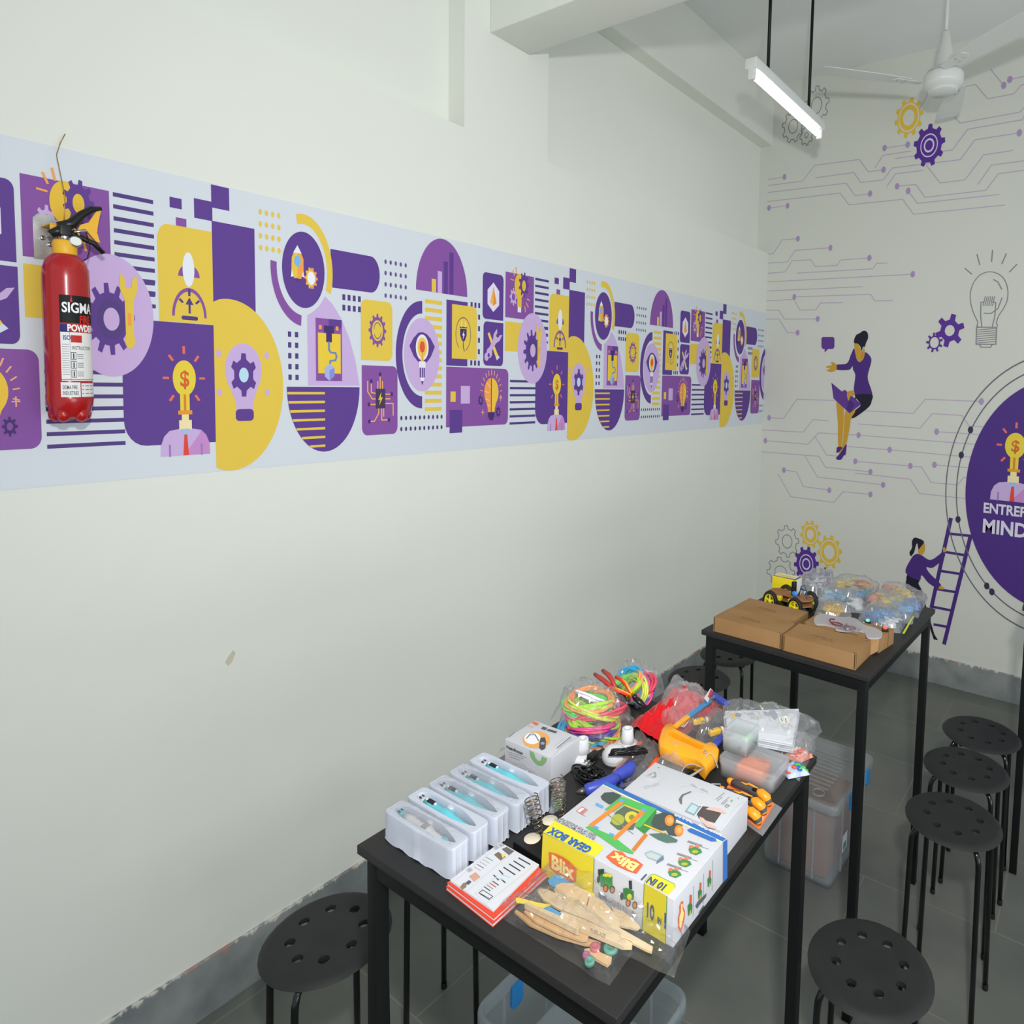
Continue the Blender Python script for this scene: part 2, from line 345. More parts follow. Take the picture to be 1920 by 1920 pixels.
def rocket(a, x, z, k, body, l):
    kz = k*1.5
    a.poly([(x-.034*k, z-.018*kz), (x-.030*k, z+.016*kz), (x-.016*k, z+.03*kz), (x+.016*k, z+.03*kz), (x+.030*k, z+.016*kz), (x+.034*k, z-.018*kz), (x+.02*k, z-.010*kz), (x-.02*k, z-.010*kz)], body[1], l)
    a.poly([(x+.019*k*math.sin(t)*(1 if t < PI else 1), z+(.012+.052*math.cos(t))*kz) for t in [i*PI/10 for i in range(20)]], body[0], l+1)
def big(a, y0):
    R = lambda *q: a.rect(y0+q[0], q[1], y0+q[2], q[3], q[4], *(q[5:]))
    # cog bulb panel and yellow block
    R(-.071, 1.950, .076, 2.120, MP); halfbulb(a, y0-.006 if False else y0+.000, 2.075)
    R(-.071, 1.823, .06, 1.935, YE)
    for i in range(9): R(.083, 2.110-i*.0268, .159, 2.1195-i*.0268, STR)
    R(.13, 1.866, .159, 1.8745, STR)
    for i in range(3): R(.10, 1.866+.027*i-.001, .158, 1.8745+.027*i, STR)
    for i in range(7): R(-.044, 1.542+i*.0272, .093, 1.551+i*.0272, STR)
    a.ell(y0+.074, 1.840, .0795, .139, LI, 2, n=56)
    a.gear(y0+.070, 1.832, .047, .082, DP, 3, 12, .26, .1); a.ell(y0+.0735, 1.832, .025, .044, '#55407f', 5); a.ell(y0+.0735, 1.832, .0145, .026, LI, 6)
    wrench(a, y0+.107, 1.868, .85, 1.3, YE, 7); R(.1035, 1.82, .1105, 1.85, OR, 8)
    # pixels, yellow launch card
    R(.192, 2.111, .217, 2.136, DP); R(.204, 2.066, .226, 2.090, MP); R(.243, 2.097, .283, 2.145, DP); R(.281, 2.131, .322, 2.188, DP)
    a.rr(y0+.165, 1.837, y0+.2815, 2.070, YE, 1, .022, AS, '1')
    a.rect(y0+.281, 1.84, y0+.381, 2.098, DP, 1)
    a.ell(y0+.229, 1.950, .023, .030, MP, 2, 0, 180); a.ell(y0+.228, 1.968, .0125, .042, WH, 3)
    a.arc(y0+.2285, 1.852, .037, .071, .0055, .009, MP, 3, 0, 180, 40)
    a.line([(y0+.2285, 1.862), (y0+.2285, 1.890)], .0045, STR, 3); a.poly([(y0+.220, 1.882), (y0+.237, 1.882), (y0+.2285, 1.900)], STR, 4)
    a.rr(y0+.211, 1.844, y0+.246, 1.854, STR, 3, .004)
    for q in (-.02, .02): a.line([(y0+.2285+q, 1.893), (y0+.2285+q*.75, 1.887)], .005, STR, 4)
    a.line([(y0+.2285, 1.905), (y0+.2285, 1.918)], .005, STR, 4)
    # bulb man panel
    a.rr(y0+.091, 1.537, y0+.2805, 1.836, DP, 1, .042, 1.5, '2'); bulbman(a, y0+.214, 1.700)
    # yellow half disc with cog bulb
    a.poly([(y0+.2805, 1.470), (y0+.2805, 1.895)]+[(y0+.317+.132*math.cos(t), 1.683+.2235*math.sin(t)) for t in [math.radians(100-i*5) for i in range(41)]], YE, 2)
    cx = y0+.349
    a.ell(cx, 1.724, .0445, .070, LI, 3); a.poly([(cx-.038, 1.69), (cx-.02, 1.640), (cx-.019, 1.62), (cx+.021, 1.62), (cx+.022, 1.640), (cx+.038, 1.69)], LI, 3)
    a.rr(cx-.021, 1.589, cx+.023, 1.621, DP, 4, .01); a.gear(cx, 1.711, .032, .058, DP, 4, 6, .26, .52); a.ell(cx, 1.711, .0115, .0195, '#b9dcec', 6)
    for sx in (-1, 1):
        for q in (.05, -.05): a.ell(cx+sx*.058, 1.715+q, .006, .009, LI, 3)
    # dots, arcs, rocket disc, pill
    for i in range(4):
        for j in range(4): a.ell(y0+.396+i*.0157, 2.052+j*.0313, .0045, .0075, YE, 1, n=10)
    a.arc(y0+.509, 2.010, .083, .155, .016, .027, YE, 2, -22, 104, 60)
    a.arc(y0+.509, 2.010, .089, .158, .016, .03, MP, 2, 175, 264, 60)
    a.ell(y0+.509, 2.010, .059, .106, DP, 2, n=56)
    x, z = y0+.4915, 2.025
    a.poly([(x-.018, 1.986), (x-.016, 2.01), (x-.005, 2.03), (x+.02, 1.99), (x, 1.992)], WH, 3)
    a.poly([(x+.018, 1.986), (x+.016, 2.01), (x+.005, 2.03)], WH, 3)
    a.poly([(x-.0095, 1.984), (x-.0165, 2.01), (x-.0155, 2.04), (x-.008, 2.06), (x, 2.074), (x+.008, 2.06), (x+.0165, 2.04), (x+.0165, 2.01), (x+.0095, 1.984)], YE, 4)
    a.poly([(x, 1.984), (x, 2.074), (x+.008, 2.06), (x+.0165, 2.04), (x+.0165, 2.01), (x+.0095, 1.984)], OR, 5)
    a.poly([(x-.0115, 2.054), (x, 2.076), (x+.0115, 2.054)], WH, 6); a.ell(x, 2.032, .009, .015, '#7ab6e6', 6)
    a.gear(y0+.529, 1.990, .0185, .031, OR, 6, 10, .2, hole=.6, hm=WH); a.gear(y0+.526, 1.990, .011, .031, YE, 6, 10, .2); a.ell(y0+.529, 1.990, .0105, .0175, '#e9edf2', 8)
    a.rect(x-.006, 1.976, x+.008, 1.985, STR, 4)
    a.poly([(y0+.591, 1.972), (y0+.712, 1.973)]+[(y0+.712+.030*math.cos(t), 2.028+.055*math.sin(t)) for t in [math.radians(-85+i*10) for i in range(18)]]+[(y0+.712, 2.083), (y0+.586, 2.083)], DP, 1)
    for i in range(5):
        for j in range(4): a.ell(y0+.762+i*.0178, 1.970+j*.035, .0042, .0072, '#6b5590', 1, n=10)
    for i in range(4):
        for j in range(2): a.rect(y0+.621+i*.0163, 1.909+j*.031, y0+.630+i*.0163, 1.926+j*.031, STR, 1)
    # leaf with the 3-D printer and striped half disc
    a.poly([(y0+.518, 1.685), (y0+.517, 1.884), (y0+.535, 1.897), (y0+.552, 1.914), (y0+.569, 1.944), (y0+.590, 1.925), (y0+.617, 1.885), (y0+.642, 1.828), (y0+.660, 1.765), (y0+.6735, 1.686)], LI, 1)
    a.rect(y0+.5405, 1.699, y0+.6185, 1.880, MP, 2); a.rect(y0+.579, 1.855, y0+.6185, 1.880, DP, 3); a.rect(y0+.547, 1.721, y0+.6145, 1.838, '#e9c93f', 3)
    a.rect(y0+.5645, 1.838, y0+.5945, 1.860, NV, 4); a.rect(y0+.571, 1.812, y0+.588, 1.84, NV, 4)
    for q in (.554, .604): a.rect(y0+q-.004, 1.848, y0+q+.004, 1.860, OR, 4)
    a.line([(y0+.579, 1.812), (y0+.579, 1.790), (y0+.585, 1.782), (y0+.598, 1.782), (y0+.602, 1.772), (y0+.598, 1.760), (y0+.583, 1.758), (y0+.581, 1.745)], .0055, '#6e88b8', 5)
    a.poly([(y0+.580, 1.699), (y0+.566, 1.712), (y0+.566, 1.736), (y0+.580, 1.750), (y0+.595, 1.738), (y0+.595, 1.714)], '#a9b4e8', 5); a.poly([(y0+.580, 1.699), (y0+.580, 1.730), (y0+.595, 1.738), (y0+.595, 1.714)], '#8594d4', 6)
    for i in range(2):
        for j in range(5): a.rect(y0+.4635+i*.019, 1.700+j*.0300, y0+.4725+i*.019, 1.715+j*.0300, STR, 1)
    a.ell(y0+.566, 1.681, .1075, .190, DP, 1, 180, 360, 60)
    for j in range(7):
        z = 1.663-j*.0257; xx = .566-.1075*math.sqrt(max(0, 1-((z-1.681)/.190)**2)); a.rect(y0+xx+.001, z-.0035, y0+.566, z+.0035, YE, 2)
    # yellow cog card, purple chip card
    a.rr(y0+.679, 1.765, y0+.785, 1.950, YE, 2, .017, 1.4, '013'); a.gear(y0+.7335, 1.858, .030, .052, MP, 3, 12, .18, hole=.62, hm=YE)
    a.arc(y0+.7335, 1.858, .0135, .026, .0018, .003, '#6b4a78', 6, 30, 170); a.arc(y0+.7335, 1.858, .0135, .026, .0018, .003, '#6b4a78', 6, 210, 350)
    a.rr(y0+.681, 1.532, y0+.803, 1.749, MP, 2, .017, 1.4, '023')
    for q in ([(.70, 1.70), (.70, 1.668), (.715, 1.645), (.73, 1.645)], [(.712, 1.695), (.712, 1.665), (.73, 1.662)], [(.704, 1.628), (.73, 1.628)], [(.757, 1.63), (.787, 1.63), (.787, 1.592)], [(.757, 1.645), (.776, 1.645)], [(.757, 1.66), (.782, 1.66)],
              [(.734, 1.675), (.734, 1.70)], [(.742, 1.675), (.742, 1.718)], [(.75, 1.675), (.75, 1.70)], [(.737, 1.617), (.737, 1.600), (.722, 1.575), (.705, 1.575)], [(.747, 1.617), (.747, 1.578), (.772, 1.578)], [(.754, 1.617), (.754, 1.590)]):
        a.line([(y0+p, r) for p, r in q], .0035, '#f0b060', 3)
    for q in ((.712, 1.70), (.704, 1.628), (.742, 1.722), (.705, 1.575), (.772, 1.578), (.782, 1.66)): a.ell(y0+q[0], q[1], .0045, .007, NV, 4, n=10)
    a.rect(y0+.7265, 1.615, y0+.7595, 1.677, '#453a58', 4); a.poly([(y0+.746, 1.668), (y0+.735, 1.642), (y0+.742, 1.642), (y0+.738, 1.624), (y0+.751, 1.650), (y0+.744, 1.650)], YE, 5)
    # ring, eye disc, yellow stripes
    for i in range(14): a.rect(y0+.906, 1.603+i*.0277, y0+.973, 1.616+i*.0277, YE, 1)
    a.arc(y0+.895, 1.790, .098, .178, .024, .041, DP, 1, 90, 270, 60); a.ell(y0+.895, 1.791, .068, .1215, LI, 3, n=56)
    a.poly([(y0+.846, 1.818), (y0+.862, 1.845), (y0+.880, 1.863), (y0+.896, 1.866), (y0+.912, 1.861), (y0+.928, 1.846), (y0+.944, 1.820), (y0+.928, 1.785), (y0+.912, 1.766), (y0+.88, 1.766), (y0+.862, 1.785)], DP, 4)
    a.ell(y0+.8945, 1.815, .0245, .043, '#e8e6ee', 5); a.ell(y0+.8945, 1.815, .018, .033, '#ecc64a', 6); a.ell(y0+.8945, 1.817, .010, .019, RD_, 7); a.rect(y0+.889, 1.765, y0+.900, 1.79, '#ecc64a', 6); a.line([(y0+.8945, 1.77), (y0+.8945, 1.81)], .0015, RD_, 7)
    a.rect(y0+.882, 1.748, y0+.907, 1.769, '#e8e6ee', 7); a.rect(y0+.885, 1.715, y0+.904, 1.748, DP, 7)
    for q in (.891, .898): a.line([(y0+q, 1.715), (y0+q, 1.747)], .0018, '#e8e6ee', 8)
    a.poly([(y0+.885, 1.715), (y0+.904, 1.715), (y0+.8945, 1.692)], '#e8e6ee', 7); a.poly([(y0+.890, 1.703), (y0+.899, 1.703), (y0+.8945, 1.690)], NV, 8)
    for i in range(10):
        for j in range(2): a.ell(y0+.817+i*.0173, 1.546+j*.036, .0042, .0074, '#4e4570', 1, n=10)
    # bar-chart dome
    a.ell(y0+.975, 2.003, .104, .183, MP, 1, 0, 180, 60)
    for q, hh, m in ((.940, 2.047, YE), (.9635, 2.076, LI), (.9875, 2.112, DP), (1.011, 2.147, DP)): a.rect(y0+q-.0085, 2.0032, y0+q+.0085, hh, m, 2)
    # plug card
    a.rect(y0+.991, 1.759, y0+1.081, 1.985, DP, 1); a.rr(y0+1.014, 1.784, y0+1.122, 1.972, YE, 2, .018, 1.4, '0')
    x = y0+1.0625
    a.arc(x, 1.871, .033, .060, .002, .003, '#5b5468', 4, -70, 235, 44)
    a.poly([(x-.014, 1.890), (x+.014, 1.890), (x+.014, 1.868), (x+.006, 1.848), (x-.006, 1.848), (x-.014, 1.868)], NV, 4); a.rect(x-.016, 1.893, x+.016, 1.897, NV, 4)
    for q in (-.008, .008): a.line([(x+q, 1.897), (x+q, 1.915)], .003, '#e9e3cf', 4)
    a.line([(x, 1.848), (x, 1.825), (x+.005, 1.812)], .0028, NV, 4); a.poly([(x+.003, 1.885), (x-.005, 1.867), (x, 1.867), (x-.003, 1.852), (x+.006, 1.871), (x+.001, 1.871)], '#f0ecf6', 5)
    for j in range(6):
        a.rect(y0+1.128, 1.763+j*.0415, y0+1.137, 1.781+j*.0415, STR, 1)
    for i in range(2):
        for z in (1.763, 1.970): a.rect(y0+1.094+i*.017, z, y0+1.103+i*.017, z+.018, STR, 1)
    # brain bulb card
    a.rr(y0+.991, 1.544, y0+1.275, 1.755, MP, 1, .018, 1.4, '03'); a.rect(y0+1.009, 1.633, y0+1.031, 1.669, YE, 2); a.rect(y0+1.053, 1.626, y0+1.093, 1.689, LI, 2); a.rect(y0+1.006, 1.523, y0+1.060, 1.604, DP, 2)
    x, z = y0+1.192, 1.655
    for i in range(13):
        t = math.radians(-10+i*16.6); a.line([(x+.042*math.cos(t), z+.068*math.sin(t)+.008), (x+.051*math.cos(t), z+.086*math.sin(t)+.008)], .003, '#f0b080', 3)
    a.ell(x, z+.012, .034, .053, OR, 4, 90, 270, 44); a.poly([(x, z-.03), (x-.024, z-.025), (x-.017, z-.048), (x-.016, z-.062), (x, z-.062)], OR, 4)
    a.ell(x, z+.012, .034, .053, '#ecc443', 4, -90, 90, 44); a.poly([(x, z-.03), (x+.024, z-.025), (x+.017, z-.048), (x+.016, z-.062), (x, z-.062)], '#ecc443', 4)
    a.line([(x, z+.064), (x, z-.062)], .003, NV, 5)
    for q, w_ in (((-.02, .045), (-.006, .03)), ((-.030, .015), (-.012, .01)), ((-.026, -.012), (-.01, -.02)), ((-.018, -.035), (-.005, -.04))): a.line([(x+q[0], z+q[1]), (x+w_[0], z+w_[1])], .003, '#f6d0b0', 5)
    a.rect(x-.016, z-.082, x+.016, z-.062, NV, 5); a.rect(x-.010, z-.092, x+.010, z-.082, NV, 5)
    a.gear(x-.050, z-.018, .012, .021, NV, 4, 8, .28, hole=.4, hm=MP); a.gear(x+.034, z-.062, .012, .021, NV, 6, 8, .28, hole=.4, hm=MP)
    for q in ((.045, -.01), (-.04, -.062)): a.line([(x+q[0]-.006, z+q[1]), (x+q[0]+.006, z+q[1])], .0025, '#f0b080', 3); a.line([(x+q[0], z+q[1]-.01), (x+q[0], z+q[1]+.01)], .0025, '#f0b080', 3)
    # hexagon card, tools card
    a.rr(y0+1.148, 1.935, y0+1.2465, 2.103, DP, 1, .014, 1.4, '012'); x = y0+1.198
    a.poly([(x, 2.071), (x-.0275, 2.042), (x-.0275, 1.99), (x, 1.963), (x+.0275, 1.99), (x+.0275, 2.042)], '#e2ddf0', 2)
    a.poly([(x, 2.056), (x-.016, 1.997), (x, 1.985)], '#f3b25a', 3); a.poly([(x, 2.056), (x, 1.985), (x+.015, 1.997)], '#e79236', 3)
    a.rr(y0+1.153, 1.765, y0+1.2475, 1.926, DP, 1, .014, 1.4, '123')
    a.poly([(x-.026, 1.882), (x-.018, 1.888), (x+.024, 1.806), (x+.014, 1.796)], '#f0cf52', 3); a.poly([(x+.024, 1.806), (x+.014, 1.796), (x+.018, 1.786), (x+.032, 1.797)], '#cfe0ef', 4)
    wrench(a, x+.002, 1.848, .9, 1.0, LI, 5, -.62); a.ell(x-.018, 1.812, .013, .019, LI, 6); a.ell(x-.021, 1.803, .005, .008, DP, 7)
for k in range(-1, 3): big(A, k*PER)
tag(mu.build('wall_mural'), 'long white printed band of purple and yellow icons along the left wall', 'mural')

# ------------------------------------------------------------------ printed artwork on the back wall
bmu = MB(); B = Art(lambda u, v, h: (u, D-h, v), bmu, base=.0004)
def q4(a, b): p = PWY(1400+a/3.6923, b/3.6923, D); return (p.x, p.z)
def q5(a, b): p = PWY(1400+a/3.6923, 420+b/3.6923, D); return (p.x, p.z)
def q6(a, b): p = PWY(1400+a/3.6923, 840+b/3.6923, D); return (p.x, p.z)
LN, GY, DK = '#b9abc2', '#8e8e92', '#3c3350'
LW = .0052
def circ(*runs, f=q4, m=LN, wd=LW):
    for r_ in runs: B.line([f(*p) for p in r_], wd, m, 1)
def dot(p, f=q4, r=.013, m='#ab93bd'): c = f(*p); B.ell(c[0], c[1], r, r*1.45, m, 2, n=16)
circ([(148, 1243), (262, 1225)], [(148, 1285), (388, 1254), (470, 1145), (780, 1104), (842, 1190), (948, 1175)], [(148, 1333), (690, 1268), (750, 1355), (855, 1341)], [(145, 1396), (648, 1337), (708, 1418), (1080, 1380), (1155, 1483), (1785, 1420)],
     [(155, 1440), (283, 1425)], [(475, 1231), (742, 1195), (790, 1264), (947, 1245), (1008, 1163), (1480, 1105), (1580, 968), (1888, 920)], [(890, 1160), (945, 1075), (1135, 1046)], [(955, 1025), (1115, 1002)], [(1030, 1097), (1160, 1080)],
     [(972, 1290), (1030, 1203), (1222, 1180)], [(1340, 1050), (1425, 1038), (1530, 895), (1905, 830), (1990, 700)], [(1245, 1145), (1340, 1267), (1512, 1245), (1640, 1073), (1840, 1042)], [(1600, 1277), (1695, 1143), (2060, 1095)],
     [(1042, 1290), (1170, 1277), (1235, 1366), (1655, 1318), (1742, 1203), (2060, 1160)], [(1118, 1322), (1182, 1408), (1745, 1347)], [(1255, 655), (1200, 745), (1195, 800)], [(1440, 810), (1478, 852), (1890, 777), (1960, 700)], [(1470, 608), (1585, 585), (1668, 684), (1850, 650), (1900, 590), (2060, 560)],
     [(1822, 550), (2060, 500)], [(1690, 480), (1780, 592)])
for p in ((262, 1225), (948, 1175), (855, 1341), (155, 1440), (283, 1425), (955, 1025), (1115, 1002), (1888, 920), (1042, 1290), (1118, 1322), (1822, 550), (1780, 592)): dot(p)
circ([(130, 208), (183, 206), (246, 110), (355, 102)], [(130, 272), (283, 262), (335, 183), (580, 165)], [(128, 343), (266, 332), (315, 255), (445, 247), (475, 295), (625, 287), (650, 250), (850, 235)], [(348, 340), (873, 310), (900, 272), (972, 270)],
     [(125, 402), (1150, 348)], [(125, 465), (802, 434)], [(125, 533), (330, 522), (368, 597), (480, 593), (510, 547), (665, 545)], [(330, 505), (858, 487), (888, 533), (1012, 530)], [(118, 597), (223, 597), (262, 659), (492, 657)], [(115, 659), (223, 658), (283, 752), (353, 752)],
     [(155, 1341), (255, 1346), (348, 1213), (605, 1222)], [(820, 1293), (1153, 1311), (1238, 1213), (1625, 1229)], [(85, 1424), (392, 1441), (460, 1353), (568, 1364)], [(775, 1385), (1200, 1414), (1285, 1313), (1490, 1325), (1540, 1398), (1650, 1405)],
     [(1315, 1438), (1610, 1457)], [(130, 1500), (425, 1525), (497, 1446), (775, 1462), (1580, 1525)], [(475, 1475), (555, 1600), (625, 1606)], [(690, 1540), (990, 1563), (1560, 1615)], [(82, 1575), (500, 1608), (545, 1684), (857, 1716)],
     [(403, 1604), (490, 1752), (945, 1806)], [(752, 1643), (1133, 1675), (1210, 1682), (1278, 1790), (1460, 1806), (1500, 1756), (1560, 1756)], [(1300, 1667), (1560, 1690)], [(750, 1725), (1133, 1767), (1198, 1866), (1560, 1905)], [(258, 1704), (346, 1716), (392, 1817), (572, 1843)],
     [(216, 1730), (306, 1888), (602, 1928), (668, 1853), (857, 1872)], f=q5)
for p in ((355, 102), (580, 165), (850, 235), (1150, 348), (330, 505), (492, 657), (353, 752), (155, 1341), (1625, 1229), (1315, 1438), (130, 1500), (775, 1462), (990, 1563), (857, 1716), (945, 1806), (752, 1643), (1133, 1675), (1300, 1667), (258, 1704), (572, 1843), (857, 1872)): dot(p, q5)
def wgear(c, f, rx, ry, m, n=10, rings=(), outline=False, rot=.15, t=.2, hole=.45):
    x, z = f(*c)
    if outline:
        B.line(B.gearpts(x, z, rx, ry, n, t, rot), .0055, GY, 1, closed=True); B.arc(x, z, rx*hole, ry*hole, .005, .006, GY, 1); return
    B.gear(x, z, rx, ry, m, 3, n, t, rot)
    for i, (r_, mm) in enumerate(rings): B.ell(x, z, rx*r_, ry*r_, mm, 4+i)
BG = '#d3d5cc'; Y2 = '#e0bc44'; P2 = '#5a3394'
wgear((1122, 815), q4, .081, .113, Y2, 10, ((.72, BG), (.64, Y2), (.40, BG)))
wgear((1263, 1007), q4, .087, .120, P2, 9, ((.55, '#d9d3e6'), (.49, P2), (.33, '#d9d3e6'), (.24, P2)))
wgear((483, 730), q4, .082, .118, GY, 9, outline=True); wgear((322, 875), q4, .075, .102, GY, 9, outline=True); wgear((415, 935), q4, .045, .065, GY, 8, outline=True, hole=.3)
wgear((280, 647), q6, .082, .105, GY, 8, outline=True); wgear((235, 860), q6, .100, .100, GY, 8, outline=True)
wgear((441, 598), q6, .069, .092, Y2, 10, ((.7, BG), (.6, Y2), (.35, BG))); wgear((572, 720), q6, .083, .110, Y2, 10, ((.72, BG), (.64, Y2), (.42, BG)))
wgear((413, 803), q6, .086, .117, P2, 10, ((.55, '#d9d3e6'), (.49, P2), (.33, '#d9d3e6'), (.24, P2)))
wgear((540, 900), q6, .05, .07, P2, 9)
x, z = q5(1406, 738); B.gear(x, z, .078, .095, P2, 3, 6, .34, .3); B.ell(x, z, .026, .031, BG, 5)
x, z = q5(1300, 821); B.gear(x, z, .046, .057, P2, 3, 9, .3, .3); B.ell(x, z, .024, .031, BG, 5)
# drawn light bulb
x, z = q5(1680, 480); GYB = '#85858a'
pr = [q5(*p) for p in ((1603, 712), (1600, 680), (1575, 625), (1556, 570), (1548, 510), (1553, 455), (1575, 400), (1610, 358), (1650, 337), (1690, 331), (1735, 342), (1775, 372), (1800, 420), (1809, 480), (1800, 540), (1775, 590), (1745, 635), (1730, 680), (1727, 712))]
B.line(sm(pr)[:-4], .005, GYB, 1)
circ([(1628, 712), (1620, 640), (1622, 543), (1643, 540)], [(1700, 712), (1718, 640), (1724, 543), (1702, 540)], [(1592, 715), (1588, 833), (1725, 833), (1731, 715), (1592, 715)], [(1612, 835), (1622, 853), (1688, 854), (1700, 835)], [(1710, 385), (1740, 402), (1766, 452)], [(1643, 618), (1690, 620), (1740, 585), (1768, 512)], f=q5, m=GYB, wd=.0055)
for i in range(7): circ([(1590, 735+i*15), (1728, 722+i*15)], f=q5, m=GYB, wd=.0045)
for i in range(6): circ([(1637+i*13, 565), (1652+i*13, 502)], f=q5, m=GYB, wd=.0045)
circ([(1595, 212), (1614, 282)], [(1702, 182), (1696, 260)], [(1797, 207), (1767, 275)], [(1870, 280), (1820, 332)], [(1512, 308), (1558, 347)], f=q5, m=GYB, wd=.006)
# seated woman with a laptop, speech bubble
SK_, PU, BK = '#c99b34', '#4a2c7c', '#1e1a2e'
pg = lambda pts, m, l, f=q5: B.poly([f(*p) for p in (sm(pts, 4) if m in (SK_, PU, BK) and len(pts) > 5 else pts)], m, l)
pg([(527, 782), (598, 782), (608, 792), (608, 852), (598, 865), (565, 865), (540, 890), (540, 865), (527, 865), (518, 852), (518, 792)], '#5f3b8f', 2)
pg([(745, 862), (722, 905), (694, 965), (622, 975), (622, 1008), (708, 1010), (732, 985), (738, 1010), (750, 1035), (752, 1060), (742, 1145), (750, 1185), (800, 1195), (866, 1190), (864, 1150), (838, 1060), (862, 960), (858, 920), (820, 888), (800, 940), (780, 955), (760, 930)], PU, 4)
pg([(750, 1185), (866, 1180), (866, 1225), (850, 1262), (800, 1305), (742, 1343), (725, 1335), (752, 1290), (790, 1250)], BK, 4); pg([(640, 1230), (760, 1200), (740, 1290), (700, 1290)], BK, 3)
pg([(746, 825), (768, 828), (800, 880), (812, 852), (818, 895), (808, 935), (785, 953), (768, 940), (752, 895)], SK_, 5); pg([(790, 900), (812, 880), (808, 930), (795, 935)], '#c08a4c', 6)
pg([(746, 825), (745, 800), (760, 768), (790, 752), (800, 742), (822, 740), (838, 755), (841, 790), (828, 820), (818, 850), (806, 850), (797, 878), (788, 850), (768, 828)], BK, 6)
pg([(622, 975), (600, 958), (583, 958), (590, 975), (555, 985), (552, 995), (580, 1000), (555, 1012), (560, 1018), (590, 1025), (622, 1008)], SK_, 4)
pg([(587, 1098), (660, 1160), (680, 1147), (795, 1248), (712, 1310), (602, 1208)], '#5f3b8f', 7); pg([(712, 1215), (748, 1250), (720, 1308), (690, 1285)], PU, 8)
pg([(745, 1158), (715, 1155), (695, 1172), (700, 1210), (708, 1222), (722, 1190), (745, 1185)], SK_, 9)
pg([(622, 1225), (668, 1270), (672, 1330), (660, 1520), (635, 1545), (632, 1380)], SK_, 5); pg([(685, 1290), (752, 1290), (722, 1350), (712, 1420), (685, 1545), (660, 1590), (640, 1590), (668, 1500)], SK_, 6)
pg([(625, 1545), (650, 1540), (665, 1550), (640, 1580), (620, 1585)], PU, 6); pg([(645, 1590), (688, 1525), (692, 1545), (684, 1600), (675, 1600), (655, 1630), (625, 1630), (622, 1615)], PU, 7)
# woman climbing a ladder
g6 = lambda pts, m, l: pg(pts, m, l, q6)
g6([(1205, 738), (1275, 775), (1360, 720), (1368, 760), (1290, 828), (1245, 825), (1270, 870), (1345, 945), (1330, 975), (1260, 935), (1212, 880), (1195, 915), (1100, 862), (1140, 765), (1170, 735)], PU, 4)
g6([(1118, 875), (1195, 915), (1190, 940), (1220, 1020), (1235, 1285), (1225, 1320), (1215, 1290), (1180, 1050), (1105, 970), (1105, 915)], BK, 3); g6([(1190, 1000), (1215, 1000), (1300, 1290), (1325, 1330), (1295, 1325)], BK, 3)
g6([(1190, 690), (1225, 650), (1236, 690), (1228, 722), (1212, 740), (1190, 730)], SK_, 5); g6([(1128, 722), (1145, 690), (1145, 645), (1160, 622), (1180, 622), (1222, 640), (1226, 658), (1205, 685), (1190, 700), (1182, 660), (1170, 680), (1160, 720), (1138, 748)], BK, 6)
g6([(1358, 690), (1370, 685), (1382, 705), (1382, 718), (1362, 722)], SK_, 6); g6([(1340, 950), (1370, 970), (1360, 980), (1325, 975)], SK_, 6)
circ([(1413, 492), (1280, 1100)], [(1550, 610), (1368, 1352)], f=q6, m=PU, wd=.021)
for i, (p, q) in enumerate((((1392, 592), (1548, 608)), ((1365, 718), (1512, 742)), ((1338, 850), (1480, 872)), ((1308, 975), (1450, 998)), ((1282, 1098), (1420, 1125)), ((1300, 1222), (1392, 1238)))): circ([p, q], f=q6, m=PU, wd=.015)
# big round emblem, mostly outside the photo: fitted circle
ex, ez = q5(1975, 1880); ex = PWY(1978, 935, D).x; ez = PWY(1978, 930, D).z
el = PWY(1810, 925, D).x; ER = ex-el; ERZ = PWY(1950, 708, D).z-ez
B.ell(ex, ez, ER, ERZ, '#4c2f80', 5, n=90)
B.arc(ex, ez, ER*1.115, ERZ*1.11, .006, .008, '#6a6875', 2, 60, 300, 90); B.arc(ex, ez, ER*1.245, ERZ*1.22, .006, .008, '#6a6875', 2, 60, 300, 90)
for a_ in (152, 165, 196, 232, 236): B.ell(ex+ER*1.112*math.cos(math.radians(a_)), ez+ERZ*1.107*math.sin(math.radians(a_)), .014, .02, DK, 4, n=16)
mx_, mz_ = q5(1860, 1535); bulbman(B, mx_, mz_, 2.05, 1.60, .0015)
def wtxt(t, p0, hh, wid):
    vs, _ = text_polys(t, .03); W = max(x for x, y in vs); x0, z0 = p0; B.text(t, x0, z0, hh/.70, '#dcd8e6', 12, sx=wid/(W*hh/.70), bold=.03)
p0 = PWY(1843, 960, D); p1 = PWY(1843, 942, D); pe = PWY(1915, 968, D)
wtxt('ENTREPRENEUR', (p0.x, p0.z), p1.z-p0.z, (pe.x-p0.x)*2.32); p0 = PWY(1841, 997, D); p1 = PWY(1841, 972, D); pe = PWY(1916, 1005, D)
wtxt('MINDSET', (p0.x, p0.z), p1.z-p0.z, (pe.x-p0.x)*1.83)
tag(bmu.build('wall_graphic'), 'purple and yellow printed artwork with circuit lines covering the back wall', 'mural')
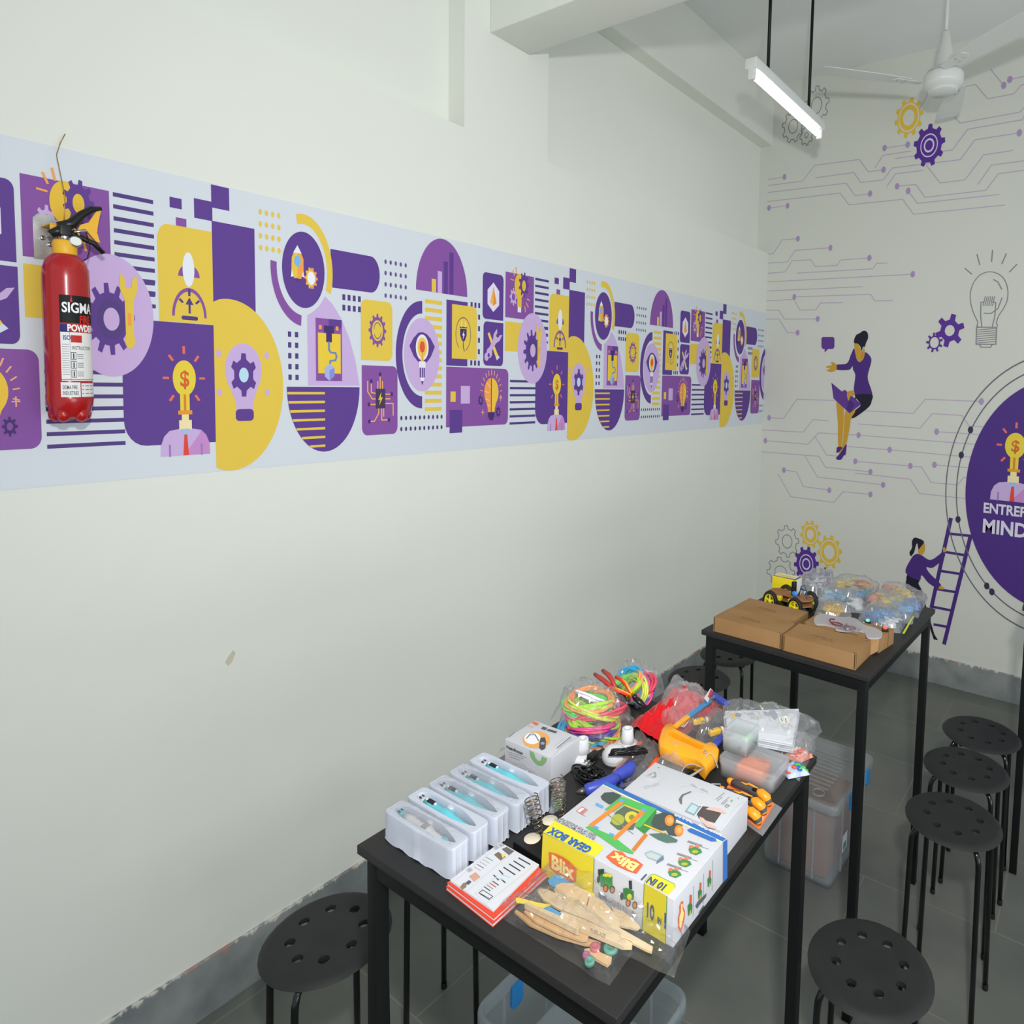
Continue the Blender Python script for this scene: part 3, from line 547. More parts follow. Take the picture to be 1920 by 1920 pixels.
# ------------------------------------------------------------------ tables
BLK = noisy('black_table_top', '#222222', '#2b2a29', 5, .5, 0, 6, .3, .8, .45); BLM = mat('black_painted_steel', '#0b0d0e', .5, 0, .35); SCR = mat('scuff_mark', '#4c4b49', .6)
TH = .97574; LG = .022
def table(c, label, lz=None):
    "c: four top corners (x, y): near right, near left, far left, far right"
    o = V((c[0][0], c[0][1], 0)); xa = (V((*c[1], 0))-o); ya = (V((*c[3], 0))-o); W, L = xa.length, ya.length; xa.normalize(); ya = V((0, 0, 1)).cross(xa)*-1
    if ya.dot(V((*c[3], 0))-o) < 0: ya = -ya
    M = Matrix((xa, ya, V((0, 0, 1)))).transposed().to_4x4()
    t = empty('work_table', o, 0, label, 'table', 'black work tables')
    Mi = M
    top = MB().box((0, 0, TH-.0145), (W, L, TH), BLK, .0012, Mi)
    for (a, b, c_, d_) in ((.05, .05, .11, .075), (.09, .12, .13, .135), (.30, .02, .315, .04)): top.add([Mi @ V(p) for p in ((a, b, TH+.0001), (a+.001, b, TH+.0001), (c_, d_, TH+.0001), (c_-.001, d_, TH+.0001))], [(0, 1, 2, 3)], SCR)
    top.build('table_top', t)
    e = .011
    ap = MB(); z0, z1 = TH-.050, TH-.0145
    ap.box((e, e, z0), (W-e, e+LG, z1), BLM, .001, Mi).box((e, L-e-LG, z0), (W-e, L-e, z1), BLM, .001, Mi).box((e, e, z0), (e+LG, L-e, z1), BLM, .001, Mi).box((W-e-LG, e, z0), (W-e, L-e, z1), BLM, .001, Mi)
    ap.build('apron', t)
    for x in (e, W-e-LG):
        for y in (e, L-e-LG): MB().box((x-.0006, y-.0006, .004), (x+LG+.0006, y+LG+.0006, z1), BLM, .001, Mi).box((x-.001, y-.001, 0), (x+LG+.001, y+LG+.001, .006), BLM, 0, Mi).build('leg', t)
    return t
T1 = [(1.48258, .08386), (.96497, .07644), (.94926, .74336), (1.46687, .75078)]
T2 = [(1.44955, 1.17961), (.93245, 1.19889), (.97325, 1.86515), (1.49035, 1.84588)]
table(T1, 'black table in the foreground crowded with craft kits, trays and bags')
table(T2, 'black table near the back wall carrying cardboard boxes and a robot car')
f3 = P(1892, 1632, 0)+V((.012, 0, 0)); table([(f3.x+.50, f3.y-.022), (f3.x-.022, f3.y-.022), (f3.x-.022, f3.y+.645), (f3.x+.50, f3.y+.645)], 'black table at the right edge of the photo, only one leg showing')
# ------------------------------------------------------------------ stools
SEAT = noisy('dark_grey_plastic', '#262727', '#2e2f2f', 12, .6, .05, 5, .3, .7, .35); GLB = mat('gloss_black_tube', '#0c0d0d', .18, 0, .6); CAP = mat('black_rubber', '#101010', .7)
HS = .533; RS = .127
def seat_mesh():
    bm = bmesh.new(); n8 = 8; S = 16; r1, r2, rm, rh = .052, .088, .070, .0108
    def zt(r): t = r/RS; return -.0035*t*t-.010*max(0, t-.86)**2/.0196*.9
    def ring(a0, a1, m): return [a0+(a1-a0)*i/m for i in range(m+1)]
    cache = {}
    def vert(x, y, z):
        k = (round(x, 6), round(y, 6), round(z, 6))
        if k not in cache: cache[k] = bm.verts.new((x, y, z))
        return cache[k]
    for side in (0, 1):
        def zz(r): return zt(r) if side == 0 else -.0125
        def F(vs): 
            vs2 = []
            for v in vs:
                if v not in vs2: vs2.append(v)
            if len(vs2) >= 3:
                try: bm.faces.new(vs2 if side == 0 else vs2[::-1])
                except ValueError: pass
        def pv(r, a, z=None): return vert(r*math.cos(a), r*math.sin(a), zz(r) if z is None else z)
        ain = []
        for k in range(n8):
            c = 2*PI*(k+.5)/n8; a0 = c-PI/n8; a1 = c+PI/n8; hx, hy = rm*math.cos(c), rm*math.sin(c)
            # boundary: 16 pts: inner side 4 seg, right 4, outer 4, left 4 (ccw from inner a0)
            bnd = []
            q = ring(a0, a1, 4); bnd += [(r2, a) for a in q]; bnd += [(r, a1) for r in ring(r2, r1, 4)[1:]]; bnd += [(r1, a) for a in ring(a1, a0, 4)[1:]]; bnd += [(r, a0) for r in ring(r1, r2, 4)[1:-1]]
            pts = [pv(*b) for b in bnd]; m = len(pts); hol = []
            for b in bnd:
                dx, dy = b[0]*math.cos(b[1])-hx, b[0]*math.sin(b[1])-hy; L = math.hypot(dx, dy); hol.append(vert(hx+dx/L*rh, hy+dy/L*rh, zz(rm)))
            for i in range(m): F([pts[i], pts[(i+1) % m], hol[(i+1) % m], hol[i]][::1])
            if side == 0: cache.setdefault('h', []).append([tuple(v.co) for v in hol])
            ain += [pv(r1, a) for a in ring(a0, a1, 4)[:-1]]
        F(ain)
        prev = r2
        for r in (.100, .109, .114, .118, .1215, .1245, .1265, RS):
            for k in range(32):
                a0, a1 = 2*PI*k/32, 2*PI*(k+1)/32
                z0 = zz(prev); z1 = zz(r)
                F([pv(prev, a0), pv(r, a0), pv(r, a1), pv(prev, a1)])
            prev = r
    for hol in cache['h']:
        m = len(hol)
        for i in range(m):
            p, q = hol[i], hol[(i+1) % m]
            try: bm.faces.new([vert(*p), vert(*q), vert(q[0], q[1], -.0125), vert(p[0], p[1], -.0125)])
            except ValueError: pass
    for k in range(32):
        a0, a1 = 2*PI*k/32, 2*PI*(k+1)/32
        try: bm.faces.new([vert(RS*math.cos(a), RS*math.sin(a), z) for a, z in ((a0, -.0125), (a1, -.0125), (a1, zt(RS)), (a0, zt(RS)))])
        except ValueError: pass
    bmesh.ops.remove_doubles(bm, verts=bm.verts, dist=1e-5); bmesh.ops.recalc_face_normals(bm, faces=bm.faces)
    mb = MB().bm(bm, SEAT, True); mb.v = [(x, y, z+HS) for x, y, z in mb.v]; return mb
def stool(label):
    t = empty('round_stool', (0, 0, 0), 0, label, 'stool', 'round black stools with eight holes in the seat')
    o = seat_mesh().build('seat', t)
    md = o.modifiers.new('es', 'EDGE_SPLIT'); md.split_angle = .6
    for k in range(4):
        a = PI/4+k*PI/2; c, s = math.cos(a), math.sin(a)
        prof = [(.045, HS-.021), (.085, HS-.021), (.103, HS-.024), (.115, HS-.033), (.1215, HS-.048), (.1235, HS-.07), (.127, HS*.5), (.132, .012)]
        lg = MB().tube([(r*c, r*s, z) for r, z in prof], .0072, GLB, 10).build('leg', t)
        MB().lathe([(.0078, 0), (.0082, .004), (.0080, .016), (.0072, .018)], CAP, 12, Matrix.Translation((.1325*c, .1325*s, 0))).build('foot_cap', lg)
    fr = MB()
    for k in range(4):
        a = PI/4+k*PI/2; c, s = math.cos(a), math.sin(a); fr.lathe([(.006, HS-.030), (.006, HS-.0125)], CAP, 10, Matrix.Translation((.098*c-.02*s, .098*s+.02*c, 0)))
    fr.tube([(.05*math.cos(a), .05*math.sin(a), HS-.021) for a in [i*PI/10 for i in range(20)]], .006, GLB, 8, closed=True); fr.build('seat_frame', t)
    return t
PXY = lambda u, v: tuple(P(u, v, HS))[:2]
stools = [
 (PXY(614, 1748), 33-45, 'black stool in front of the left wall, left of the foreground table'),
 (PXY(1631, 1804), 8, 'nearest black stool on the right, beside the foreground table'),
 (PXY(1787, 1530), -3, 'black stool second nearest in the right-hand row of stools'),
 (PXY(1811, 1435), 0, 'black stool second farthest in the right-hand row of stools'),
 (PXY(1840, 1371), 3, 'farthest black stool in the right-hand row, next to the lone table leg'),
 (PXY(1311, 1269), 12, 'black stool by the left wall seen behind the red cloth'),
 ((P(1366, 1223, HS).x, P(1366, 1223, HS).y), 12, 'black stool hidden behind the front apron of the far table'),
 ((.525, .53), 33-45, 'black stool under the foreground table, only its legs visible')]
base = stool(stools[0][2])
for i, ((x, y), a, lab) in enumerate(stools):
    o = base if i == 0 else copy_tree(base); o.location = (x, y, 0); o.rotation_euler = (0, 0, math.radians(a)); o['label'] = lab
# ------------------------------------------------------------------ ceiling fan and tube light
WHE = mat('white_enamel', '#d9dcd8', .3, 0, .5); CHR = mat('chrome', '#c8c8c8', .2, 1); FAN = (1.2, 2.80)
t = empty('ceiling_fan', (*FAN, H), 0, 'white three-blade ceiling fan hanging in front of the back wall', 'ceiling fan')
fz = 3.15-H
MB().lathe([(.009, 0), (.009, fz+.17)], WHE, 14).build('down_rod', t)
MB().lathe([(.05, 0), (.05, -.02), (.016, -.09), (.012, -.10)][::-1], WHE, 24).build('ceiling_cup', t)
MB().lathe([(.013, fz+.215), (.020, fz+.205), (.030, fz+.14), (.041, fz+.085), (.046, fz+.052), (.05, fz+.045)][::-1], WHE, 28).build('canopy', t)
MB().lathe([(.0, fz-.062), (.058, fz-.061), (.064, fz-.056), (.066, fz-.046), (.076, fz-.044), (.079, fz-.034), (.084, fz-.031), (.087, fz-.018), (.088, fz), (.088, fz+.014), (.083, fz+.022), (.077, fz+.024), (.075, fz+.034), (.062, fz+.044), (.045, fz+.046)], WHE, 40).build('motor_housing', t)
for ang, R0, R1 in ((224, .13, .575), (108, .13, .49), (-33, .13, .56)):
    M = Matrix.Rotation(math.radians(ang), 4, 'Z') @ Matrix.Rotation(math.radians(-9), 4, 'X')
    pts = []; wds = [(R0, .036), (R0+.05, .045), (R0+.2, .056), (R1-.05, .060), (R1-.01, .056), (R1, .045)]
    pl = [(x, w_) for x, w_ in wds]+[(x, -w_) for x, w_ in wds[::-1]]
    b = MB().prism(pl, fz+.004, fz+.0065, WHE, M); bl = b.build('fan_blade', t)
    k = MB().prism([(.07, .018), (.13, .024), (R0+.07, .030), (R0+.085, 0), (R0+.07, -.030), (.13, -.024), (.07, -.018)], fz+.0005, fz+.0035, WHE, M)
    for q in ((.155, .012), (.155, -.012), (.19, 0)): k.lathe([(.0045, fz-.002), (.0045, fz+.001)], CHR, 8, M @ Matrix.Translation((q[0], q[1], 0)))
    k.build('blade_bracket', bl)
TA, TB = V((.683, 1.90, 2.932)), V((.679, 2.60, 2.932))
t = empty('tube_light', (.681, 2.25, H), 0, 'lit white tube light hanging from the ceiling on two black rods', 'light fixture')
q = lambda p: V(p)-V((.681, 2.25, H))
EM = mat('lit_tube', '#fdfffd', .4, emit=6)
MB().tube([q((TA.x, TA.y+.018, TA.z)), q((TB.x, TB.y-.018, TB.z))], .0125, EM, 16).build('lamp_tube', t)
MB().box(q((.655, 1.875, 2.952)), q((.706, 2.625, 2.992)), WHE, .004).build('batten', t)
for y in (1.880, 2.607): MB().box(q((.667, y, 2.912)), q((.695, y+.018, 2.956)), WHE, .004).build('lamp_holder', t)
for y in (2.03, 2.47): MB().lathe([(.007, 2.99-H), (.007, 0)], BLM, 10, Matrix.Translation((0, y-2.25, 0))).build('hanger_rod', t)
# ------------------------------------------------------------------ fire extinguisher
RED = mat('red_gloss_paint', '#a91216', .25, 0, .5, coat=.4); BP = mat('black_plastic', '#141414', .35); YP = mat('yellow_plastic', '#e8b22c', .45); ZN = noisy('zinc_plate', '#9c9c98', '#c8c8c4', 25, .35, 0, 4); ZN.node_tree.nodes['Principled BSDF'].inputs['Metallic'].default_value = .8
EX, EY, EZ = .074, -.022, 1.607
t = empty('fire_extinguisher', (EX, EY, EZ), 0, 'red powder fire extinguisher hung on the left wall over the mural', 'fire extinguisher')
r_ = .0385
body = MB().lathe([(.0, .006), (.022, .004), (.031, .014), (.037, .035), (r_, .045), (r_, .050), (r_-.001, .053), (r_-.001, .300), (.0372, .318), (.032, .335), (.023, .346), (.017, .350)], RED, 40)
body.build('cylinder', t)
ft = MB()
for k in range(5):
    a = 2*PI*k/5+.5; ft.ball((.024*math.cos(a), .024*math.sin(a), .014), (.0125, .0125, .0165), RED, 12)
ft.build('foot', t)
# label wrapped on the drum, facing the room to the right
lb = MB(); fa = math.radians(-2)
rr_ = r_-.001
def cyl(u, v, h): a = fa+u/rr_; return ((rr_+h)*math.cos(a), (rr_+h)*math.sin(a), v)
L = Art(cyl, lb, step=.00012, base=.0004)
def strip(u0, v0, u1, v1, m, l=0, n=14):
    for i in range(n): a, b = u0+(u1-u0)*i/n, u0+(u1-u0)*(i+1)/n; L.poly([(a, v0), (b, v0), (b, v1), (a, v1)], m, l)
U0, U1 = -.020, .046
strip(U0, .205, U1, .262, '#15181a'); strip(U0, .186, U1, .205, '#b8231e', 1); strip(U0, .186, U0+.014, .202, '#2d2c6e', 2); strip(U0, .085, U1, .186, '#e6e6e4')
strip(U0+.026, .207, U1, .2165, '#15181a', 1)
L.text('SIGMA', U0+.0035, .227, .029, '#eef0f0', 3, sx=.66, bold=.025); L.poly([(U0+.0165, .248), (U0+.0185, .264), (U0+.0205, .248)], '#d8352c', 4); L.text('FIRE', U0+.031, .206, .022, '#d02a22', 3, sx=.55, bold=.03); L.text('POWDER', U0+.011, .1885, .019, '#f0f0f0', 4, sx=.62, bold=.04)
L.text('ISO', U0+.004, .170, .013, '#3c5f9a', 2, sx=.6, bold=.03); strip(U0+.016, .165, U0+.034, .180, '#c0302c', 2, 5)
L.text('INSTRUCTION', U0+.017, .150, .011, '#33383a', 2, sx=.5)
for i in range(3):
    z = .130-i*.0185; strip(U0+.0155, z-.001, U0+.0235, z+.0150, '#23282a', 2, 3); strip(U0+.0162, z+.0002, U0+.0228, z+.0138, '#e2e2e0', 3, 3); strip(U0+.0185, z+.001, U0+.0205, z+.012, '#3c4042', 4, 2)
    for j in range(3): strip(U0+.025, z+.002+j*.004, U0+.036, z+.0032+j*.004, '#6c7072', 2, 3)
for i in range(14): strip(U0+.002, .160-i*.0048, U0+.013, .161-i*.0048, '#8a8e90', 2, 3)
strip(U0+.0142, .086, U0+.0146, .186, '#555555', 2, 1)
strip(U0, .042+.045, U1, .0885, '#b8231e', 1)
strip(U0-.002, .050+.02, U0+.029, .082, '#e6e6e4', 1, 8); strip(U0-.002, .046, U0+.029, .082, '#e6e6e4', 1, 8); strip(U0+.0305, .045, U1, .080, '#e6e6e4', 1, 6)
L.text('SIGMA FIRE', U0+.001, .0675, .0115, '#3a3f42', 3, sx=.40, bold=.01); L.text('INDUSTRIES', U0+.001, .0555, .0115, '#3a3f42', 3, sx=.40, bold=.01)
for i in range(4): strip(U0+.032, .050+i*.008, U1-.002, .0515+i*.008, '#777a7c', 3, 3)
lb.build('label_sticker', t)
MB().lathe([(.018, .346), (.0195, .350), (.0195, .374), (.016, .378)], YP, 24).build('neck_ring', t)
hd = MB().lathe([(.009, .374), (.009, .392), (.006, .394)], CHR, 16).box((-.018, -.010, .386), (.010, .010, .410), BP, .003)
hd.build('valve_head', t)
# wall side is -x; the handles reach along +y
MB().tube([(0, -.022, .386), (0, -.008, .397), (0, .008, .392), (0, .028, .388), (0, .048, .380), (0, .064, .362)], [.008, .0095, .006, .006, .0055, .0045], BP, 10).build('carry_handle', t)
MB().tube([(-.002, -.008, .404), (0, .012, .414), (0, .030, .438), (0, .046, .452), (0, .062, .457)], [.010, .0105, .0075, .007, .0045], BP, 10).build('squeeze_lever', t)
MB().prism([(.020, -.026), (.026, -.012), (.040, -.004), (.056, .028), (.062, .030), (.056, -.002), (.053, -.022), (.058, -.044), (.051, -.042), (.036, -.022)], -.0025, .0025, YP, Matrix.Translation((0, 0, .427)) @ Matrix(((0, 0, 1, 0), (1, 0, 0, 0), (0, 1, 0, 0), (0, 0, 0, 1)))).build('lever_guard', t)
MB().lathe([(.0, 0), (.010, 0), (.0115, .002), (.0115, .007), (.0105, .009)], CHR, 20, Matrix.Translation((.010, .013, .375)) @ Matrix.Rotation(PI/2-.2, 4, 'Y') @ Matrix.Rotation(-.0, 4, 'X')).lathe([(0, .0092), (.0092, .0092)], mat('gauge_face', '#e4e8e0', .4), 20, Matrix.Translation((.010, .013, .375)) @ Matrix.Rotation(PI/2-.2, 4, 'Y'), cap=False).build('pressure_gauge', t)
MB().tube([(.002, .010, .396), (.006, .034, .404)], .0035, CHR, 8).tube([(.006, .034, .400), (.006, .040, .37), (.006, .034, .345), (.006, .018, .334), (.006, .004, .348), (.004, .0, .372)], .0011, BP, 6).build('safety_pin', t)
_w = PWX(113, 268, .008); WY, WZ = _w.y-EY, _w.z-EZ
MB().tube([(-.004, 0, .400), (-.01, .006, .47), (-.040, .002, .56), (-.066, WY, WZ)], .0009, mat('brass_wire', '#b08a4a', .35, .8), 6).tube([(-.066, WY, WZ), (-.068, WY+.009, WZ+.022)], .0009, mat('brass_wire', ''), 6).tube([(-.006, -.006, .404), (0, .01, .413), (.004, .022, .395), (.002, .028, .378)], .0014, YP, 6).build('hanging_wire', t)
bt = empty('wall_bracket', (.0, -.034, 2.003), 0, 'galvanised steel wall bracket holding the fire extinguisher', 'bracket')
pf = [(-.020, -.055), (.018, -.055), (.018, .030), (.010, .040), (-.012, .040), (-.020, .030)]
MB().prism(pf, .0014, .0040, ZN, Matrix(((0, 0, 1, 0), (1, 0, 0, 0), (0, 1, 0, 0), (0, 0, 0, 1)))).build('back_plate', bt); bpl = [x for x in bpy.data.objects if x.parent == bt][0]
MB().box((.004, -.008, .012), (.066, .022, .0145), YP, .001).box((.062, -.008, .0), (.065, .022, .014), YP, .001).build('hook', bt)
for q in ((-.006, -.010), (.006, -.022)): MB().lathe([(.0052, .004), (.005, .0065), (.002, .0075)], CHR, 12, Matrix.Translation((0, q[0], q[1])) @ Matrix.Rotation(PI/2, 4, 'Y')).build('screw', bpl)
# ------------------------------------------------------------------ things on the foreground table
FILM = film('clear_film', haze=.12, gloss=1.2); FILM2 = film('milky_film', haze=.28, gloss=1.0); FILM3 = film('thin_clear_film', haze=.055, gloss=1.1); TUB = film('frosted_plastic', haze=.42, gloss=.5, hcol='#dfe6ea'); BIN = film('bin_plastic', haze=.34, gloss=.5, hcol='#c9d6de'); LIDM = film('bin_lid_plastic', haze=.40, gloss=.5, hcol='#c4c8c8')
WP = mat('white_card', '#c8cace', .55); WPL = mat('white_tray_plastic', '#c3cad6', .5, 0, .35); TQ = mat('turquoise_plastic', '#68c6d2', .4); DKG = mat('dark_grey_plastic_part', '#3b4144', .4); WPP = mat('white_plastic', '#d2d4d6', .4)
T = TH+.0002
def sheet_bag(name, q, h, m, seed, crumple=.004, nu=34, nv=26, flat=True, low=None, label=None, cat=None, group=None, parent=None, pw=.40):
    "closed bag over the quad q of (x, y[, z]) points, h high in its middle"
    q = [V((p[0], p[1], p[2] if len(p) > 2 else T)) for p in q]; low = low or [0]*4; mb = MB(); sd = V((seed*3.7, seed*1.3, seed*.7)); rnd = random.Random(seed)
    def pt(u, v, top):
        p = (q[0]*(1-u)+q[1]*u)*(1-v)+(q[3]*(1-u)+q[2]*u)*v
        e = (16*u*(1-u)*v*(1-v))**pw if 0 < u < 1 and 0 < v < 1 else 0
        nn = noise.noise(p*38+sd); n2 = 1.1-2.2*abs(noise.noise(p*55+sd*2))-.9*abs(noise.noise(p*110-sd)); n3 = noise.noise(p*20-sd)
        z = (h*e*(1+.35*n3)+crumple*(nn*.9+n2*1.3)*min(1, e*2+.35)+.0012 if top else .0004*(1+rnd.random()))
        d = V((noise.noise(p*30-sd), noise.noise(p*30+sd*3), 0))*crumple*(.9 if top else .5)
        if not (0 < u < 1 and 0 < v < 1): z = max(.0006, crumple*.35*(nn+.6)) if top else .0004
        return p+d+V((0, 0, max(z, .0005)))
    for top in (True, False):
        vs = [pt(i/nu, j/nv, top) for j in range(nv+1) for i in range(nu+1)]
        fs = [(j*(nu+1)+i, j*(nu+1)+i+1, (j+1)*(nu+1)+i+1, (j+1)*(nu+1)+i) for j in range(nv) for i in range(nu)]
        mb.add(vs, fs if top else [f[::-1] for f in fs], m, not flat)
    o = mb.build(name, parent)
    if label: tag(o, label, cat, group)
    return o
pts = lambda l, z=0: [P(a, b, T+z) for a, b in l]
xy = lambda l, z=0: [(p.x, p.y) for p in pts(l, z)]
# --- five trays with 3-D pens
def tray_mesh(L, W, Hh, seed):
    mb = MB(); n = 72; top = []; cav = []
    for i in range(n):
        a = 2*PI*i/n; c, s = math.cos(a), math.sin(a)
        k = (abs(c)**11+abs(s)**11)**(-1/11); top.append((L/2*k*c, W/2*k*s))
        k2 = (abs(c)**3.2+abs(s)**3.2)**(-1/3.2); x = (L/2-.010)*k2*c; w_ = (W/2-.0055)*(1 if x < .02 else 1-.72*((x-.02)/(L/2-.03))**1.5)
        cav.append((x, w_*k2*s+(.0 if x < .02 else -.003*(x-.02)/.06)))
    rings = []
    for z, out, pl in ((0, .0016, .0011), (.004, .0003, .0011), (Hh*.5, .0002, .0010), (Hh-.004, 0, .0009), (Hh-.0015, -.0001, 0), (Hh, -.0012, 0)):
        r = []
        for i, (x, y) in enumerate(top):
            d = V((x, y)).normalized(); wv = pl*(1 if i % 6 < 1 else 0); r.append((x+d.x*(out+wv), y+d.y*(out+wv), z+(.0015*math.sin(i*1.3+seed) if z == 0 else 0)+(.0015 if z == 0 else 0)))
        rings.append(r)
    rings.append([(x, y, Hh) for x, y in cav]); rings.append([(x*.985, y*.95, Hh-.003) for x, y in cav]); rings.append([(x*.96, y*.86, Hh-.021) for x, y in cav])
    vs = [p for r in rings for p in r]; fs = [(a*n+i, a*n+(i+1) % n, (a+1)*n+(i+1) % n, (a+1)*n+i) for a in range(len(rings)-1) for i in range(n)]
    fs.append(tuple(range((len(rings)-1)*n, len(rings)*n))); mb.add(vs, fs, WPL, True)
    mb.lathe([(.0062, Hh-.021), (.0062, Hh-.005), (.005, Hh-.0035), (.002, Hh-.003)], WPL, 16, Matrix.Translation((-.004, .0105, 0))); return mb
def pen(white):
    t = empty('printing_pen'); a, b = (WPP, TQ) if white else (TQ, WPP)
    prof = [(-.072, .0055), (-.070, .0075), (-.058, .0078), (-.0575, .0078), (-.04, .0085), (-.015, .0075), (-.008, .0098), (.006, .0096), (.016, .0066), (.040, .0056), (.048, .005)]
    body = MB().tube([(x, 0, 0) for x, r in prof[3:]], [r for x, r in prof[3:]], a, 14, flat=1.0); pb_ = body.build('pen_body', t)
    MB().tube([(x, 0, 0) for x, r in prof[:4]], [r for x, r in prof[:4]], b, 14).box((-.0695, -.004, .006), (-.064, -.002, .0085), DKG).box((-.0695, .001, .006), (-.064, .003, .0085), DKG).build('end_cap', t)
    MB().tube([(.048, 0, 0), (.058, 0, 0), (.066, 0, 0)], [.0048, .0035, .0012], DKG, 12).build('nozzle', t)
    if white: MB().box((.038, -.0058, -.0058), (.048, .0058, .0058), TQ, .002).build('front_ring', t); MB().box((-.006, -.005, .0088), (.005, .005, .0104), mat('grey_sticker', '#9c9a94', .6)).build('sticker', pb_)
    else:
        MB().box((-.050, -.0032, .0072), (-.034, .0036, .0092), mat('display_black', '#14191b', .2)).build('display', pb_)
        MB().ball((-.053, 0, .0082), .0026, WPP, 10).ball((-.031, 0, .0085), .0026, WPP, 10).build('button', pb_)
    return t
trayc = [((.987, 1.150), (.108, .147)), ((.985, 1.146), (.150, .189)), ((.984, 1.147), (.192, .231)), ((.984, 1.151), (.235, .2745)), ((.984, 1.152), (.2785, .319))]
ordn = ['nearest white tray of the row, its pen lying white side up', 'second white tray of the row from the near end, turquoise pen inside', 'middle white tray of the row of five, turquoise pen under film', 'fourth white tray of the row from the near end, pen under film', 'farthest white tray of the row, beside the microscope box']
ordp = ['white pen in the nearest tray, turquoise rings at both ends', 'turquoise pen in the second tray from the near end', 'turquoise pen in the middle tray of five', 'turquoise pen in the fourth tray from the near end', 'turquoise pen in the farthest tray beside the microscope box']
pen0 = None
for i, ((x0, x1), (y0, y1)) in enumerate(trayc):
    t = empty('pen_tray', ((x0+x1)/2, (y0+y1)/2, T), .02, ordn[i], 'tray', 'white moulded pen trays')
    ts = tray_mesh(x1-x0, y1-y0-.003, .0485, i).build('tray_shell', t); ts.modifiers.new('es', 'EDGE_SPLIT').split_angle = .62
    if i in (0, 2, 3):
        L, W = (x1-x0)/2-.004, (y1-y0)/2-.003
        sheet_bag('film_cover', [(-L, -W, .0478), (L*.97, -W, .0478), (L*.97, W, .0478), (-L, W, .0478)], .0045, FILM3, 40+i, .0018, 30, 10, parent=t)
    p = pen(True) if i == 0 else (pen(False) if pen0 is None else copy_tree(pen0))
    if i == 1: pen0 = p
    p.location = ((x0+x1)/2+.003, (y0+y1)/2-.001, T+.0375); p.rotation_euler = (.1, 0, .02-.045); tag(p, ordp[i], 'pen', 'pens lying in the white trays')
# --- booklets
RB = mat('red_orange_card', '#e2492f', .45); PG = mat('white_paper', '#d6d9de', .6)
def booklet(q, z0, h, cover, label, art=None):
    c = [P(a, b, z0+h) for a, b in q]; o = V((sum(p.x for p in c)/4, sum(p.y for p in c)/4, z0)); loc = [(p.x-o.x, p.y-o.y) for p in c]
    t = empty('instruction_booklet', o, 0, label, 'booklet', 'instruction booklets stacked on the table')
    k = .985; inn = [(x*k, y*k) for x, y in loc]
    MB().prism(inn, .0008, h-.0008, PG).build('pages', t)
    MB().prism(loc, 0, .0008, cover).prism(loc, h-.0008, h, cover).build('cover', t)
    if art: art(t, h)
booklet([(836, 1662), (944, 1588), (1026, 1639), (924, 1732)], T, .0055, RB, 'bottom red booklet of the stack, sticking out toward the near table edge')
booklet([(838, 1655), (943, 1582), (1022, 1634), (926, 1722)], T+.0057, .005, RB, 'middle red booklet of the stack under the white page')
def page_art(t, h):
    o = t.location; mb = MB(); a = Art(lambda u, v, hh: tuple(P(700+u/4.8, 1360+v/4.8, o.z+h)-V(o)+V((0, 0, hh))), mb, base=.0002)
    G = '#3c3e42'
    def ln(p, q, w_, m, l=0): a.line([p, q], w_, m, l)
    for i, (p, q) in enumerate((((1265, 1215), (1315, 1285)), ((1310, 1195), (1410, 1252)), ((1265, 1222), (1360, 1282)), ((1225, 1250), (1320, 1310)), ((1175, 1280), (1275, 1345)), ((1135, 1308), (1165, 1340)), ((1085, 1350), (1125, 1392)), ((1150, 1385), (1185, 1415)))[1:]): ln(p, q, 11, G)
    for p in ((1155, 1345), (1100, 1370)): ln(p, (p[0]+75, p[1]+25), 7, '#9fd0da')
    for i in range(4): ln((1000+i*25, 1455-i*17), (1050+i*25, 1490-i*17), 9, ('#4a4c50', '#8f9499', '#c25a50', '#4a4c50')[i])
    a.line([(950, 1510), (985, 1482), (1075, 1540), (1040, 1570)], 6, G, 0, True); a.line([(965, 1515), (1045, 1560)], 5, G)
    for i, c in enumerate(('#d99ab0', '#6a6e74', '#b5a7cc', '#c9b58a', '#4aa6b8')): ln((910+i*26, 1275-i*22), (965+i*27, 1308-i*22), 7, c)
    a.poly([(1085, 1165), (1125, 1140), (1190, 1185), (1145, 1218)], '#7c6a5c'); a.poly([(1150, 1165), (1190, 1165), (1165, 1200)], '#e3dc3c', 1); a.poly([(1155, 1115), (1200, 1095), (1270, 1135), (1220, 1170)], '#6c6a66')
    for p in ((1075, 1098), (1120, 1075), (835, 1300)): a.poly([p, (p[0]+35, p[1]-20), (p[0]+62, p[1]+5), (p[0]+25, p[1]+25)], '#aaacac')
    a.poly([(860, 1360), (920, 1322), (965, 1365), (905, 1410)], '#cfa08c'); a.poly([(780, 1455), (810, 1420), (845, 1415), (835, 1460), (800, 1480)], '#8d7a62'); a.poly([(830, 1420), (860, 1395), (885, 1410), (855, 1440)], '#5c5672', 1)
    for p, q in (((735, 1400), (1105, 1105)), ((840, 1490), (1010, 1345)), ((900, 1530), (1120, 1350)), ((1010, 1345), (1260, 1140)), ((1020, 1600), (1440, 1270)), ((925, 1520), (1040, 1640))): ln(p, q, 2.2, '#b8babd')
    mb.build('printed_page', t)
booklet([(844, 1650), (938, 1579), (1011, 1621), (925, 1707)], T+.0109, .0028, PG, 'top white page of the booklet stack printed with rows of pens', page_art)
